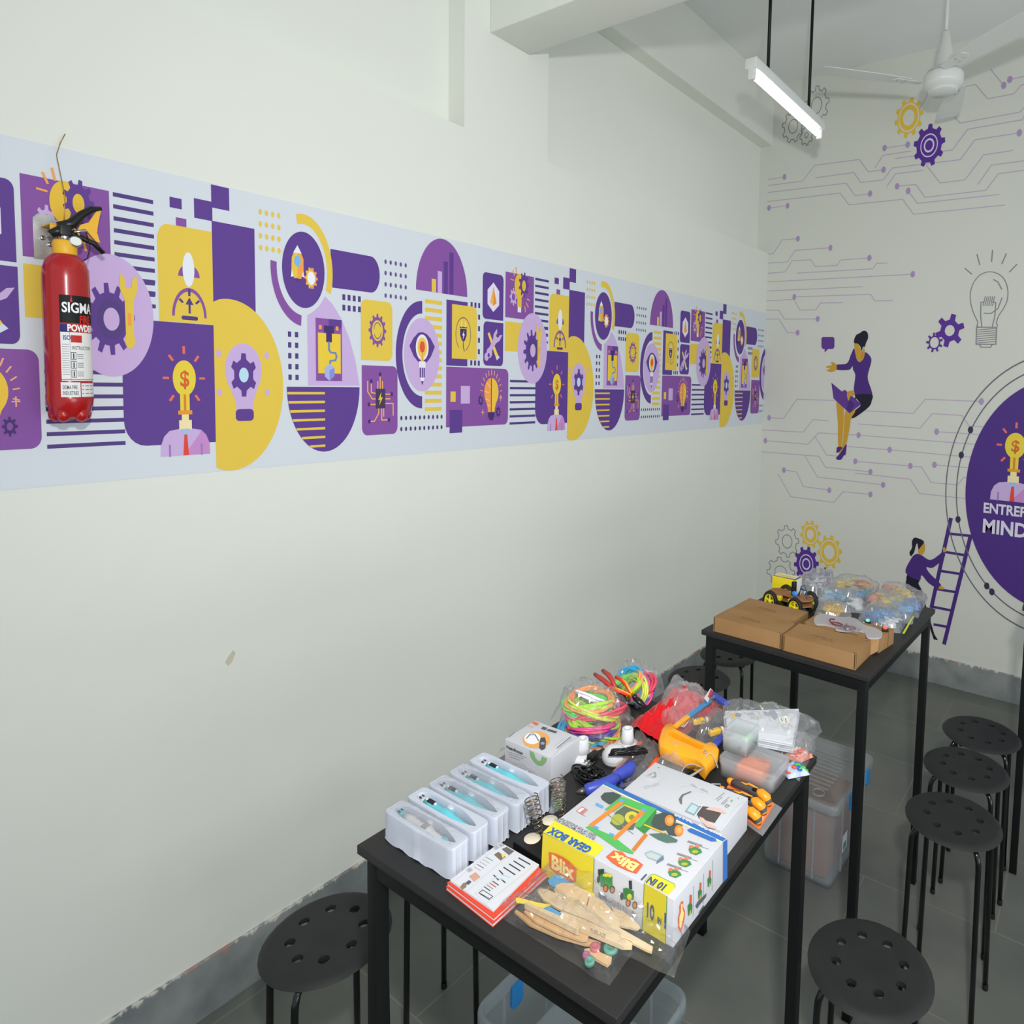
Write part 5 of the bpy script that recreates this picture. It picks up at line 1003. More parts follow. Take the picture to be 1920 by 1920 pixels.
# --- glue gun
GB = mat('blue_plastic', '#3f4fb4', .38); o = P(1150, 1462, T); o = V((o.x, o.y, T)); t = empty('glue_gun', o, 0, 'bright blue glue gun between the black cable and the toy carton', 'glue gun')
w3 = lambda u, v, z: P(u, v, T+z)-o
MB().tube([w3(1097, 1482, .012), w3(1103, 1480, .013), w3(1125, 1474, .014), w3(1148, 1463, .016), w3(1160, 1456, .017)], [.0085, .0105, .0115, .0105, .0085], GB, 12).build('barrel', t)
MB().tube([w3(1147, 1464, .015), w3(1162, 1452, .017), w3(1175, 1445, .018), w3(1184, 1437, .019), w3(1188, 1434, .019)], [.0095, .0115, .0125, .0120, .0075], GB, 12).build('handle', t)
MB().tube([w3(1156, 1466, .012), w3(1151, 1475, .010), w3(1156, 1482, .008), w3(1166, 1478, .008), w3(1165, 1467, .012)], .0032, GB, 8).build('trigger', t)
MB().tube([w3(1097, 1482, .012), w3(1088, 1484, .011), w3(1080, 1486, .010)], [.0065, .0045, .0018], mat('nozzle_metal', '#77736c', .35, .8), 10).build('nozzle', t)
MB().tube([w3(1188, 1434, .019), w3(1195, 1430, .018), w3(1200, 1426, .018)], [.005, .004, .003], BP, 8).tube([w3(1200, 1426, .018), w3(1208, 1420, .02), w3(1209, 1412, .024), w3(1203, 1408, .030), w3(1194, 1408, .034)], .0020, CB, 8).build('power_lead', t)
MB().tube([w3(1164, 1475, .020), w3(1200, 1464, .044), w3(1228, 1452, .064)], .0042, film('clear_stick', haze=.28, gloss=1), 12).build('glue_stick', t)
# --- red cloth partly in a bag
o = P(1255, 1350, T); o = V((o.x, o.y, T)); RC = mat('red_cloth', '#c8141c', .75, 0, .2); RC.node_tree.nodes['Principled BSDF'].inputs['Sheen Weight'].default_value = .2
a0, a1 = P(1205, 1384, T), P(1318, 1318, T); ax = (a1-a0); ang = math.atan2(ax.y, ax.x); Lc = ax.length
mb = MB(); nu, nv = 60, 34; vs = []
for j in range(nv+1):
    for i in range(nu+1):
        u, v = i/nu, j/nv; e = (math.sin(PI*min(max(u, .02), .98))**.45)*(math.sin(PI*v)**.55)
        p = V((u*Lc*1.02, (v-.5)*.105, 0)); n_ = noise.noise(p*42+V((1, 5, 2))); n2 = noise.noise(p*19+V((3, 2, 7))); n3 = 1-abs(noise.noise(V((p.x*34, p.y*16, 0))+V((8, 1, 1))))*3.2
        z = .044*e*(1+.3*n2)+e*(.012*n3+.006*n_)+e*.009*(1-u)*math.sin(11*v+9*u+3*n2)+e*.004*math.sin(30*v-14*u+4*n_); vs.append((p.x+.004*n2, p.y+.004*n_, max(.0004, z)))
fs = [(j*(nu+1)+i, j*(nu+1)+i+1, (j+1)*(nu+1)+i+1, (j+1)*(nu+1)+i) for j in range(nv) for i in range(nu)]
A0 = V((a0.x, a0.y, T)); Mr = Matrix.Rotation(ang, 4, 'Z'); mb.add(vs, fs, RC, True, Mr)
cl = mb.build('red_cloth', loc=tuple(A0)); tag(cl, 'folded bright red cloth, half inside a clear bag, in the middle of the table', 'cloth')
sb = sheet_bag('cloth_bag', [P(1228, 1368, T), P(1270, 1396, T), P(1340, 1330, T), P(1262, 1288, T)], .062, FILM2, 9, .006, 36, 28, label='milky clear bag pulled over the back half of the red cloth', cat='bag', pw=.3)
# --- hacksaw
HY = mat('hacksaw_yellow', '#f6a818', .35, coat=.3); HB = mat('hacksaw_blue', '#3848a8', .4); SB = mat('steel_blue_sleeve', '#4a82b4', .4)
def P6(a, b, z): return P(1140+a/6.4, 1180+b/6.4, T+z)
o = P6(950, 1350, .02); o = V((o.x, o.y, T)); t = empty('hacksaw', o, 0, 'hacksaw with a chunky yellow handle and blue frame', 'hacksaw'); Z0 = .040
out = [(650, 1190), (690, 1140), (760, 1120), (800, 1190), (1000, 1290), (1180, 1372), (1235, 1350), (1290, 1370), (1325, 1430), (1305, 1500), (1230, 1560), (1165, 1655), (1110, 1600), (1080, 1560), (880, 1500), (740, 1440), (640, 1395), (615, 1330)]
inn = [(722, 1250), (725, 1232), (745, 1222), (790, 1232), (985, 1330), (1130, 1385), (1148, 1390), (1150, 1400), (1148, 1415), (1135, 1432), (1115, 1440), (1100, 1440), (1060, 1425), (1000, 1395), (880, 1345), (800, 1310), (745, 1280), (728, 1265)]
n = len(out); ob = [P6(a, b, Z0)-o for a, b in out]; ib = [P6(a, b, Z0)-o for a, b in inn]; vs = []
cx = sum(ob, V())/n
for zz, k in ((-.024, .0), (-.018, .0015), (-.003, .0015), (0, -.0015)):
    for i in range(n): d = (ob[i]-cx).normalized(); vs.append(ob[i]+d*k+V((0, 0, zz)))
for zz in (0, -.024):
    for i in range(n): vs.append(ib[i]+V((0, 0, zz)))
fs = []
for a in range(3): fs += [(a*n+i, a*n+(i+1) % n, (a+1)*n+(i+1) % n, (a+1)*n+i) for i in range(n)]
fs += [(3*n+i, 3*n+(i+1) % n, 4*n+(i+1) % n, 4*n+i) for i in range(n)]+[(4*n+i, 4*n+(i+1) % n, 5*n+(i+1) % n, 5*n+i) for i in range(n)]+[(5*n+i, 5*n+(i+1) % n, (i+1) % n, i) for i in range(n)]
hh = MB().add(vs, fs, HY, True).build('handle', t); md = hh.modifiers.new('es', 'EDGE_SPLIT'); md.split_angle = 1.0
def bar(p, q, w_, h_, m, name):
    p, q = V(p), V(q); d = q-p; Mb = Matrix.Translation(p) @ d.to_track_quat('X', 'Z').to_matrix().to_4x4(); MB().box((0, -w_/2, -h_/2), (d.length, w_/2, h_/2), m, .0015, Mb).build(name, t)
bar(P6(800, 1175, .034)-o, P6(960, 1045, .036)-o, .011, .006, HY, 'frame_sleeve'); bar(P6(960, 1045, .036)-o, P6(1225, 855, .038)-o, .011, .006, SB, 'frame_bar')
bar(P6(1205, 850, .038)-o, P6(1285, 805, .038)-o, .007, .007, mat('grey_steel', '#8c9498', .35, .7), 'wing_nut'); bar(P6(1235, 770, .034)-o, P6(1440, 905, .030)-o, .017, .006, HB, 'frame_arch')
bar(P6(1270, 1390, .026)-o, P6(1400, 1270, .024)-o, .015, .006, HB, 'frame_arch'); MB().ball(P6(1165, 1475, Z0+.002)-o, .0035, CHR, 12).build('screw', t)
# --- bags with yellow motors, sealed strip packets
YM = mat('yellow_motor_plastic', '#e0b43c', .45); TAN = mat('tan_plastic', '#a07848', .5); RS = mat('red_stripe', '#c0283c', .5)
def motor(u, v, z, ang, label):
    c = P(u, v, T+z); t = empty('gear_motor', c, ang, label, 'motor', 'small yellow gear motors in clear bags')
    MB().box((-.016, -.006, -.005), (.010, .006, .006), YM, .002).lathe([(.0035, .006), (.0035, .0075)], CHR, 10, Matrix.Translation((-.010, 0, 0))).build('gearbox', t)
    MB().lathe([(.0062, 0), (.0062, .014), (.005, .015), (.0012, .0155), (.0012, .018)], TAN, 16, Matrix.Translation((.009, 0, .0005)) @ Matrix.Rotation(PI/2, 4, 'Y')).build('motor_can', t); MB().lathe([(.0068, .004), (.0068, .009)], WPP, 16, Matrix.Translation((.009, 0, .0005)) @ Matrix.Rotation(PI/2, 4, 'Y')).build('strap', t)
motor(1312, 1352, .022, .9, 'yellow gear motor with a white strap inside the bag behind the hacksaw handle'); motor(1342, 1372, .02, 1.1, 'yellow gear motor beside the blue end of the hacksaw frame')
sheet_bag('motor_bag', [P(1262, 1372, T), P(1318, 1398, T), P(1352, 1330, T), P(1322, 1312, T)], .034, FILM, 12, .005, label='clear bag holding a yellow motor, framed by the hacksaw', cat='bag', group='clear bags with motors')
sheet_bag('motor_bag', [P(1300, 1392, T), P(1345, 1400, T), P(1362, 1352, T), P(1335, 1345, T)], .033, FILM, 13, .005, label='clear bag at the blue frame end of the hacksaw', cat='bag', group='clear bags with motors')
def strip_flat(q, z, m, name, label, cat):
    pp = [P(a, b, T+z) for a, b in q]; o = pp[0]; o = V(o); MB().prism([(p.x-o.x, p.y-o.y) for p in pp], 0, .0012, m).build
    mb = MB(); mb.prism([(p.x-o.x, p.y-o.y) for p in pp], 0, .0012, m); return mb, o
mb, o = strip_flat([(1320, 1310), (1332, 1291), (1337, 1296), (1327, 1318)], .045, WPP, '', '', ''); c2 = [P(a, b, T+.0464)-o for a, b in ((1327, 1306), (1333, 1292), (1337, 1296), (1331, 1310))]; mb.add(c2, [(0, 1, 2, 3)], RS)
for q in ([(1275, 1362), (1318, 1306), (1325, 1310), (1283, 1364)],): pp = [P(a, b, T+.028)-o for a, b in q]; mb.add(pp, [(0, 1, 2, 3)], WPP); mb.add([p+V((0, 0, .0004)) for p in [pp[0]*.4+pp[3]*.6, pp[1]*.4+pp[2]*.6, pp[1]*.25+pp[2]*.75, pp[0]*.25+pp[3]*.75]], [(0, 1, 2, 3)], RS)
tag(mb.build('saw_blade_card', loc=tuple(o)), 'white card strip with a red stripe running along the hacksaw bar', 'card')
# --- orange tools in clear bags, red lead, safety glasses
OT = mat('orange_plastic', '#ee5a22', .35)
o = P(1225, 1445, T); o = V((o.x, o.y, T)); t = empty('craft_knife', o, 0, 'orange-handled craft knife in a clear bag behind the white device carton', 'knife')
MB().tube([P(1205, 1470, T+.008)-o, P(1216, 1448, T+.012)-o, P(1228, 1430, T+.014)-o, P(1236, 1416, T+.012)-o], [.003, .0065, .0060, .003], OT, 10).build('handle', t)
o = P(1180, 1450, T); o = V((o.x, o.y, T)); t = empty('screwdriver', o, 0, 'slim clear red screwdriver lying beside the blue glue gun', 'screwdriver')
MB().tube([P(1150, 1448, T+.006)-o, P(1172, 1426, T+.007)-o, P(1190, 1408, T+.008)-o], [.0022, .0028, .0028], mat('faded_red', '#c8664e', .4), 8).build('shaft', t)
MB().tube([P(1186, 1412, T+.012)-o, P(1196, 1400, T+.016)-o, P(1202, 1392, T+.016)-o], [.005, .006, .004], OT, 8).build('handle', t)
sheet_bag('tool_bag', [P(1150, 1455, T), P(1206, 1480, T), P(1248, 1412, T), P(1196, 1372, T)], .022, FILM, 14, .005, label='clear bag over the orange tools behind the glue gun', cat='bag')
sheet_bag('empty_bag', [P(1222, 1470, T), P(1282, 1490, T), P(1296, 1420, T), P(1250, 1402, T)], .034, FILM2, 15, .006, label='crumpled milky bag between the yellow handle and the device carton', cat='bag')
LENS = film('clear_lens', haze=.06, gloss=1.6)
o = P(1305, 1440, T); o = V((o.x, o.y, T)); t = empty('safety_glasses', o, 0, 'clear safety glasses resting behind the device carton', 'glasses')
def arcpts(a, b, c, n=12): return [V(a)*(1-k/n)**2+V(b)*2*(k/n)*(1-k/n)+V(c)*(k/n)**2-o for k in range(n+1)]
for (u0, v0, u1, v1, u2, v2) in ((1274, 1462, 1282, 1418, 1316, 1440), (1316, 1440, 1330, 1385, 1346, 1440)):
    lo_ = arcpts(P(u0, v0, T+.012), P(u1, v1+34, T+.008), P(u2, v2, T+.012)); hi = arcpts(P(u0, v0, T+.030), P(u1, v1, T+.060), P(u2, v2, T+.034)); n = len(lo_)
    MB().add(lo_+hi, [(i, i+1, n+i+1, n+i) for i in range(n-1)], LENS, True).build('lens', t); MB().tube(hi, .0011, film('lens_rim', haze=.5, gloss=1.2), 6).build('lens_rim', t)
MB().tube([P(1265, 1470, T+.02)-o, P(1300, 1452, T+.03)-o, P(1325, 1436, T+.034)-o], .0022, MATS['lens_rim'], 8).tube([P(1312, 1482, T+.01)-o, P(1335, 1470, T+.022)-o, P(1350, 1470, T+.018)-o, P(1352, 1480, T+.008)-o], .0014, MATS['lens_rim'], 8).build('temple', t)
# --- frosted boxes
def tub(c0, c1, z0, h, r, m, name, label, cat, lidh=.009, ang=.03, wall=.0014, content=None, group=None):
    cx, cy = (c0[0]+c1[0])/2, (c0[1]+c1[1])/2; a, b = (c1[0]-c0[0])/2, (c1[1]-c0[1])/2; t = empty(name, (cx, cy, z0), ang, label, cat, group)
    def rrp(a, b, r, n=5): 
        q = []
        for (sx, sy, s0) in ((1, 1, 0), (-1, 1, 90), (-1, -1, 180), (1, -1, 270)):
            for k in range(n+1): th = math.radians(s0+90*k/n); q.append((sx*(a-r)+r*math.cos(th), sy*(b-r)+r*math.sin(th)))
        return q
    def loft(levels, closeb=True, closet=False):
        vs = []; fs = []; 
        for (aa, bb, rr_, z) in levels: vs += [(x, y, z) for x, y in rrp(aa, bb, rr_)]
        n = 24
        for i in range(len(levels)-1): fs += [(i*n+k, i*n+(k+1) % n, (i+1)*n+(k+1) % n, (i+1)*n+k) for k in range(n)]
        if closeb: fs.append(tuple(range(n))[::-1])
        if closet: fs.append(tuple(range((len(levels)-1)*n, len(levels)*n)))
        return vs, fs
    mb = MB(); v_, f_ = loft([(a*.94, b*.94, r, 0), (a*.97, b*.97, r, h-lidh)]); mb.add(v_, f_, m, True); v_, f_ = loft([(a*.94-wall, b*.94-wall, r, wall), (a*.97-wall, b*.97-wall, r, h-lidh)]); mb.add(v_, [q[::-1] for q in f_], m, True); mb.build('tub', t)
    mb = MB(); v_, f_ = loft([(a, b, r*1.2, h-lidh), (a, b, r*1.2, h-.0015), (a-.0015, b-.0015, r*1.2, h), (a-.006, b-.006, r, h), (a-.008, b-.008, r, h-.0015)], False, True); mb.add(v_, f_, m, True); mb.build('lid', t)
    return t
t = tub((1.338, .577), (1.455, .660), T, .036, .010, TUB, 'plastic_box', 'larger frosted plastic box with an orange block inside', 'box', .011, .02)
pb = MB(); l_ = Art(lambda u, v, h: (u, v, .0358+h), pb, base=.0004)
for i in range(9): l_.line([(-.022+i*.004, .012-i*.0012), (.006+i*.004, -.0+.022-i*.0032)], .0008, '#a7a2a0', 2)
for i in range(5): l_.line([(-.045+i*.001, .002-i*.0015), (-.018+i*.002, .006-i*.0035)], .0012, '#5a5870', 2)
pb.build('printed_label', t)
tag(MB().box((-.026, -.026, 0), (.026, .016, .026), mat('orange_foam', '#f07c38', .7), .004).box((-.004, .006, .010), (.024, .024, .026), mat('orange_foam', ''), .004).build('foam_block', loc=(1.399, .614, T+.0016), rot=(0, 0, .02)), 'orange foam block seen through the larger frosted box', 'foam block')
t = tub((1.332, .602), (1.387, .662), T+.0365, .040, .004, TUB, 'plastic_box', 'small square frosted box standing on the larger one', 'box', .010, .02)
tag(MB().box((-.018, -.020, 0), (.018, .020, .020), mat('pale_grey_parts', '#b9c4c0', .6), .003).box((.006, -.01, .0), (.019, .018, .023), mat('pale_green', '#b4dcb4', .5), .003).ball((.008, -.0185, .008), (.004, .003, .006), mat('slate', '#4a525c', .5), 10).build('screw_assortment', loc=(1.3595, .632, T+.0382)), 'grey and green small parts inside the small frosted box', 'small parts')
# --- white kit papers in zip bag, snack packs
o = P(1440, 1360, T); o = V((o.x, o.y, T)); t = empty('kit_papers', o, .0, 'stack of printed white kit sheets inside a zip bag at the far right corner', 'papers')
q = [(1352, 1345), (1362, 1322), (1496, 1318), (1510, 1378)]; kz = .030; q3 = [P(1362, 1374, T+kz)-o, P(1488, 1398, T+kz)-o, P(1500, 1326, T+kz+.004)-o, P(1356, 1330, T+kz+.004)-o]
mb = MB()
for k in range(5): mb.prism([(p.x*(1-.01*k), p.y*(1-.01*k)) for p in q3], kz-.016+k*.0036, kz-.016+k*.0036+.0022, PG if k != 2 else mat('grey_paper', '#b9bcc2', .6))
mb.build('paper_stack', t); pb = MB(); l_ = Art(lambda u, v, h: tuple(P(1340+u/4.963, 1300+v/4.963, T+kz+.0012)-o+V((0, 0, h))), pb, base=.0003)
l_.poly([(455, 170), (500, 180), (520, 145), (560, 160), (590, 220), (560, 250), (530, 215), (470, 205)], '#9ea2ae', 1); l_.ell(215, 203, 32, 18, '#8d8f96', 1); l_.poly([(145, 190), (185, 185), (195, 235), (150, 235)], '#e0c06c', 1); l_.poly([(590, 225), (690, 220), (710, 285), (610, 285)], '#ece8dc', 2)
for i in range(6): l_.line([(305+i*12, 180), (308+i*12, 205)], 4, '#9a9ca4', 1); l_.line([(620+i*12, 180), (624+i*12, 205)], 4, '#b0b2ba', 1)
for i in range(4): l_.line([(80+i*10, 115), (100+i*10, 330-i*20)], 2, '#c4c6cc', 1); l_.line([(330, 215+i*8), (410, 220+i*8)], 3, '#c8b9a8', 1)
l_.line([(420, 110), (445, 150)], 10, '#d8cc88', 1); l_.line([(660, 235), (665, 275)], 8, '#44464a', 3); l_.line([(618, 240), (632, 262)], 6, '#55585c', 3); pb.build('printed_sheet', t)
sheet_bag('zip_bag', [P(1352, 1388, T+.002), P(1505, 1412, T+.002), P(1540, 1372, T+.002), P(1352, 1330, T+.012)], .046, FILM, 16, .006, 34, 26, label='clear zip bag around the white kit sheets', cat='bag', pw=.25)
SN = [('#d84c38', 'red'), ('#3fae4c', 'green'), ('#3558b0', 'blue'), ('#6aa0b8', 'grey-blue')]
for i, (a, b, r_, cols, lab) in enumerate(((1440, 1385, .3, ['#3fae6c', '#2f6f58', '#7fd0a8', '#8fc0ac'], 'green and dark striped sachet beside the small frosted box'), (1468, 1393, .1, ['#6c8898', '#e0b870', '#9ab4c4', '#d8dde0'], 'grey-blue sachet under the kit sheets'), (1498, 1412, 1.2, ['#d8583c', '#c8ccd0', '#e8a890', '#d88c78'], 'salmon striped sachet at the table corner'), (1490, 1440, .9, ['#3fbf3c', '#3558b0', '#e85a34', '#b4c2d8'], 'white sachet with blue, green and orange dots hanging at the table edge'))):
    c = P(a, b, T+.008); t = empty('sweet_sachet', (c.x, c.y, T+.001), r_, lab, 'sachet', 'colourful sachets in a clear bag'); s = .0235
    base_ = mat('sachet_'+cols[3].strip('#') if i != 1 else 'sachet_blue', cols[3] if i != 1 else cols[0], .3, .1)
    sheet_bag('wrapper', [(-s, -s*.8, 0), (s, -s*.8, 0), (s, s*.8, 0), (-s, s*.8, 0)], .010, base_, 50+i, .002, 16, 12, parent=t)
    sp = MB(); rn = random.Random(i+7)
    for k in range(16):
        u, v = rn.uniform(-.75, .75)*s, rn.uniform(-.55, .55)*s; z = .0145*(1-(u/s)**2*.8)*(1-(v/s)**2)+.0005; sp.lathe([(.0055, z-.001), (.0046, z+.0010), (0, z+.0014)], mat('sachet_'+cols[k % 3].strip('#'), cols[k % 3], .3), 10, Matrix.Translation((u, v, 0)))
    sp.build('printed_dots', t)
sheet_bag('sachet_bag', [P(1435, 1405, T), P(1498, 1466, T), P(1530, 1402, T), P(1470, 1372, T)], .028, FILM, 17, .006, label='clear bag of sachets at the far right corner of the foreground table', cat='bag')
# --- box cutter set on a card
o = P(1430, 1568, T); o = V((o.x, o.y, T)); t = empty('cutter_card', o, 0, 'orange backing card in a clear blister, right edge of the foreground table', 'packaging'); kq = [(1346, 1506), (1430, 1566), (1467, 1514), (1372, 1458)]
bp_ = [P(a, b, T+.002)-o for a, b in kq]; MB().prism([(p.x, p.y) for p in bp_], .0, .0012, film('blister', haze=.30, gloss=1)).build('blister_tray', t)
iq = [(1352, 1500), (1424, 1553), (1452, 1506), (1372, 1458)]; ip = [P(a, b, T+.004)-o for a, b in iq]; mb = MB().prism([(p.x, p.y) for p in ip], .0014, .0036, mat('orange_card', '#f08040', .5)); 
Art(face(tuple(P(1428, 1546, T+.0036)-o), (P(1452, 1508, T+.0036)-P(1428, 1546, T+.0036)), (P(1352, 1500, T+.0036)-P(1424, 1553, T+.0036))), mb).text('SNAP-OFF KNIFE', 0, .002, .0075, '#f4d8c4', 2, sx=.55, bold=.02)
mb.build('backing_card', t)
OY = mat('cutter_orange', '#f2981e', .35); SL = mat('cutter_grip', '#4a484a', .6)
for i, (s0, e0, zz, lab) in enumerate((((1366, 1462), (1443, 1500), .016, 'farthest orange and black cutter on the card'), ((1350, 1478), (1434, 1516), .016, 'middle orange and black cutter on the card'), ((1346, 1497), (1424, 1534), .016, 'nearest orange and black cutter on the card, half behind the device carton'))):
    a, b = P(*s0, T+zz), P(*e0, T+zz); o = (a+b)/2; d = b-a; Lk = d.length; t = empty('box_cutter', o, math.atan2(d.y, d.x), lab, 'cutter', 'box cutters on the orange card')
    MB().tube([(-Lk*.40, 0, -.002), (-Lk*.2, 0, .001), (0, 0, .002), (Lk*.2, 0, .002), (Lk*.38, 0, .001), (Lk*.47, 0, -.004), (Lk*.49, 0, -.010)], [.0060, .0072, .0075, .0078, .0084, .0080, .005], SL, 12, flat=1).build('grip', t)
    MB().ball((-Lk*.45, 0, -.001), (.008, .0062, .006), OY, 12).build('end_cap', t); MB().tube([(Lk*.18, 0, .0040), (Lk*.30, 0, .0045), (Lk*.43, 0, .001), (Lk*.495, 0, -.009)], [.0050, .0085, .0090, .0058], OY, 12).build('front_shell', t)
    m2 = MB().tube([(-Lk*.16, -.003, .0092), (-Lk*.05, -.003, .0097), (-Lk*.0, .001, .0099), (Lk*.2, .001, .0097)], .0016, OY, 6); Art(face((Lk*-.02, -.0022, .0108), (1, 0, 0), (0, 1, .0)), m2).text('TATTVAM', 0, 0, .0062, '#e8b040', 2, sx=.8, bold=.03); m2.build('printed_line', t)
    MB().box((Lk*.12, -.0062, .0045), (Lk*.22, .0062, .0098), BP, .001).build('slider', t)
# --- balsa glider kits in clear bags, at the near end
BAL = noisy('balsa_wood', '#ccb088', '#dcc6a2', 14, .6, 0, 4); BAL2 = noisy('balsa_edge', '#c9a06c', '#d8b484', 14, .6, 0, 4)
def G(a, b, z=0): return P(920+a/4.8, 1560+b/4.8, T+z)
o1 = G(700, 700); o1 = V((o1.x, o1.y, T)); t = empty('glider_kit', o1, 0, 'balsa wood glider parts lying against the toy carton, wing with a slot on top', 'model kit', 'balsa glider kits in clear bags')
def flat(q, z, h, m, name, par, o):
    pp = [G(a, b, z)-o for a, b in q]; z0 = z; return MB().prism([(p.x, p.y) for p in pp], z0, z0+h, m).build(name, par)
flat([(570, 545), (590, 495), (640, 475), (730, 478), (880, 560), (1010, 640), (1110, 745), (1155, 810), (1162, 865), (1120, 870), (760, 690), (600, 590)], .016, .003, BAL, 'wing', t, o1)
flat([(1085, 690), (1200, 740), (1300, 820), (1345, 872), (1320, 890), (1165, 860), (1120, 780)], .010, .003, BAL, 'tail_wing', t, o1)
flat([(420, 545), (440, 525), (500, 530), (700, 620), (1000, 790), (1460, 1050), (1450, 1098), (1400, 1080), (900, 820), (600, 700), (470, 620)], .020, .003, BAL, 'wing_strip', t, o1)
mb = MB(); pp = [G(a, b, .0194)-o1 for a, b in ((860, 668), (880, 590), (888, 592), (868, 668))]; mb.add(pp, [(0, 1, 2, 3)], mat('burnt_edge', '#6c4c2c', .8)); mb.build('slot', t)
flat([(515, 440), (600, 370), (640, 372), (780, 440), (830, 510), (740, 490), (640, 470), (580, 500), (530, 480)], .012, .001, mat('blue_label', '#4a9ad0', .4), 'blue_label', t, o1); flat([(650, 470), (740, 490), (860, 530), (940, 570), (920, 600), (800, 545), (680, 490)], .0135, .001, mat('yellow_label', '#ecd43c', .4), 'yellow_label', t, o1)
sheet_bag('kit_bag', [G(180, 640), G(1650, 1318), G(1800, 900, .0), G(540, 330, .012)], .036, FILM3, 18, .0045, 54, 34, label='clear bag of the rear glider kit, its empty end hanging past the table edge', cat='bag', group='clear bags around the glider kits', pw=.3)
o2 = G(600, 900); o2 = V((o2.x, o2.y, T)); t = empty('glider_kit', o2, 0, 'balsa wood glider parts in the nearest bag, curved wing and block marked FUSELAGE', 'model kit', 'balsa glider kits in clear bags')
flat([(215, 735), (230, 715), (300, 760), (450, 840), (700, 920), (990, 1010), (980, 1040), (850, 1030), (600, 960), (350, 850)], .008, .003, BAL2, 'wing', t, o2)
flat([(300, 730), (340, 700), (500, 780), (700, 880), (880, 955), (870, 990), (820, 995), (600, 920), (400, 820)], .014, .003, BAL2, 'small_wing', t, o2)
flat([(305, 690), (330, 680), (800, 880), (795, 930), (770, 925)], .020, .008, BAL, 'block', t, o2); flat([(600, 770), (640, 750), (900, 850), (1275, 1030), (1270, 1062), (1180, 1060), (800, 900), (790, 880)], .017, .006, BAL, 'fuselage', t, o2)
mb = MB(); Art(face(tuple(G(890, 900, .0236)-o2), (G(1275, 1062, .0236)-G(890, 900, .0236)), (G(905, 850, .0236)-G(885, 900, .0236))), mb).text('FUSELAGE', 0, 0, .0085, '#8a7458', 2, sx=.6); mb.build('printed_word', t)
flat([(840, 1080), (890, 1070), (1090, 1150), (1085, 1185), (1050, 1222), (940, 1160)], .006, .004, BAL2, 'stick', t, o2)
flat([(225, 600), (250, 595), (420, 640), (540, 660), (470, 690), (330, 650), (230, 640)], .024, .001, MATS['yellow_label'], 'yellow_label', t, o2); flat([(390, 650), (520, 670), (640, 740), (640, 775), (560, 760), (440, 700)], .0225, .001, MATS['blue_label'], 'blue_label', t, o2)
for (a, b, m, r_) in ((1080, 1065, '#5a9c88', .0095), (890, 1185, '#5a9c88', .0065), (940, 1060, '#b86068', .007), (860, 1130, '#a86088', .005)):
    c = G(a, b, .008)-o2; MB().lathe([(0, 0), (r_, 0), (r_, .005), (r_*.6, .006), (r_*.5, .004), (0, .004)], mat('wheel_'+m.strip('#'), m, .5), 18, Matrix.Translation(c)).build('wheel', t)
sheet_bag('kit_bag', [G(60, 755), G(1070, 1385), G(1275, 1095), G(500, 560, .004)], .037, FILM3, 19, .005, 54, 34, label='nearest clear bag, lying along the near edge of the table with glider parts', cat='bag', group='clear bags around the glider kits', pw=.3)
# ------------------------------------------------------------------ things on the far table
KR = noisy('kraft_card', '#967248', '#a07c52', 8, .7, 0, 4); KD = mat('kraft_slot', '#3c2614', .9)
def kraft(c, h, label, writing=True, cut=None):
    "c: near left, near right, far right, far left at the bottom"
    o = V((c[0][0], c[0][1], T)); loc = [(x-o.x, y-o.y) for x, y in c]; t = empty('cardboard_box', o, 0, label, 'cardboard box', 'flat brown cardboard boxes on the far table')
    MB().prism(loc, 0, h, KR).build('box_body', t); e1 = (V((*loc[1], 0))-V((*loc[0], 0))); e2 = (V((*loc[3], 0))-V((*loc[0], 0))); L, W = e1.length, e2.length; u, v = e1.normalized(), e2.normalized()
    mb = MB(); a = Art(lambda p, q, hh: tuple(V((*loc[0], 0))+u*p+v*q+V((0, 0, h+hh))), mb, base=.0004)
    if writing:
        for i, (s, off) in enumerate((('UK EDUTECH CO', 0), ('PVT LTD', .012))): a.text(s, L*.30+off*3.2, W*.42-i*.010, .008, '#7a5a38', 2, sx=1.0)
    a.line([(.002, .012), (.002, W-.012)], .0006, '#8e6434', 1); mb.build('printed_lid', t)
    sl = MB()
    for x in (0, L): 
        for q in (.0015,): sl.add([V((*loc[0], 0))+u*(x-.004 if x else .002)+v*-.0004+V((0, 0, z)) for z in (h*.06, h*.97)]+[V((*loc[0], 0))+u*(x-.0015 if x else .0045)+v*-.0004+V((0, 0, z)) for z in (h*.97, h*.06)], [(0, 1, 2, 3)], KD)
    for q in (.004, W-.004): sl.add([V((*loc[0], 0))+u*(L+.0004)+v*(q+d)+V((0, 0, z)) for d, z in ((-.001, .15*h), (-.001, h*.98), (.001, h*.98), (.001, .15*h))], [(0, 1, 2, 3)], KD); sl.add([V((*loc[0], 0))+u*(L-dd)+v*(q+d)+V((0, 0, h+.0004)) for d, dd in ((-.001, 0), (-.001, .010), (.001, .010), (.001, 0))], [(0, 1, 2, 3)], KD)
    sl.build('flap_slot', t); return t
K3 = .0445
kraft([(.9665, 1.211), (1.1895, 1.2075), (1.190, 1.314), (.9700, 1.318)], K3, 'brown cardboard box at the near left corner of the far table')
kraft([(.9720, 1.322), (1.1790, 1.3185), (1.1815, 1.430), (.9745, 1.434)], K3, 'brown cardboard box behind the near left one, touching the robot car')
kraft([(1.196, 1.205), (1.4070, 1.1975), (1.4100, 1.322), (1.1975, 1.318)], K3, 'brown cardboard box at the near right corner of the far table')
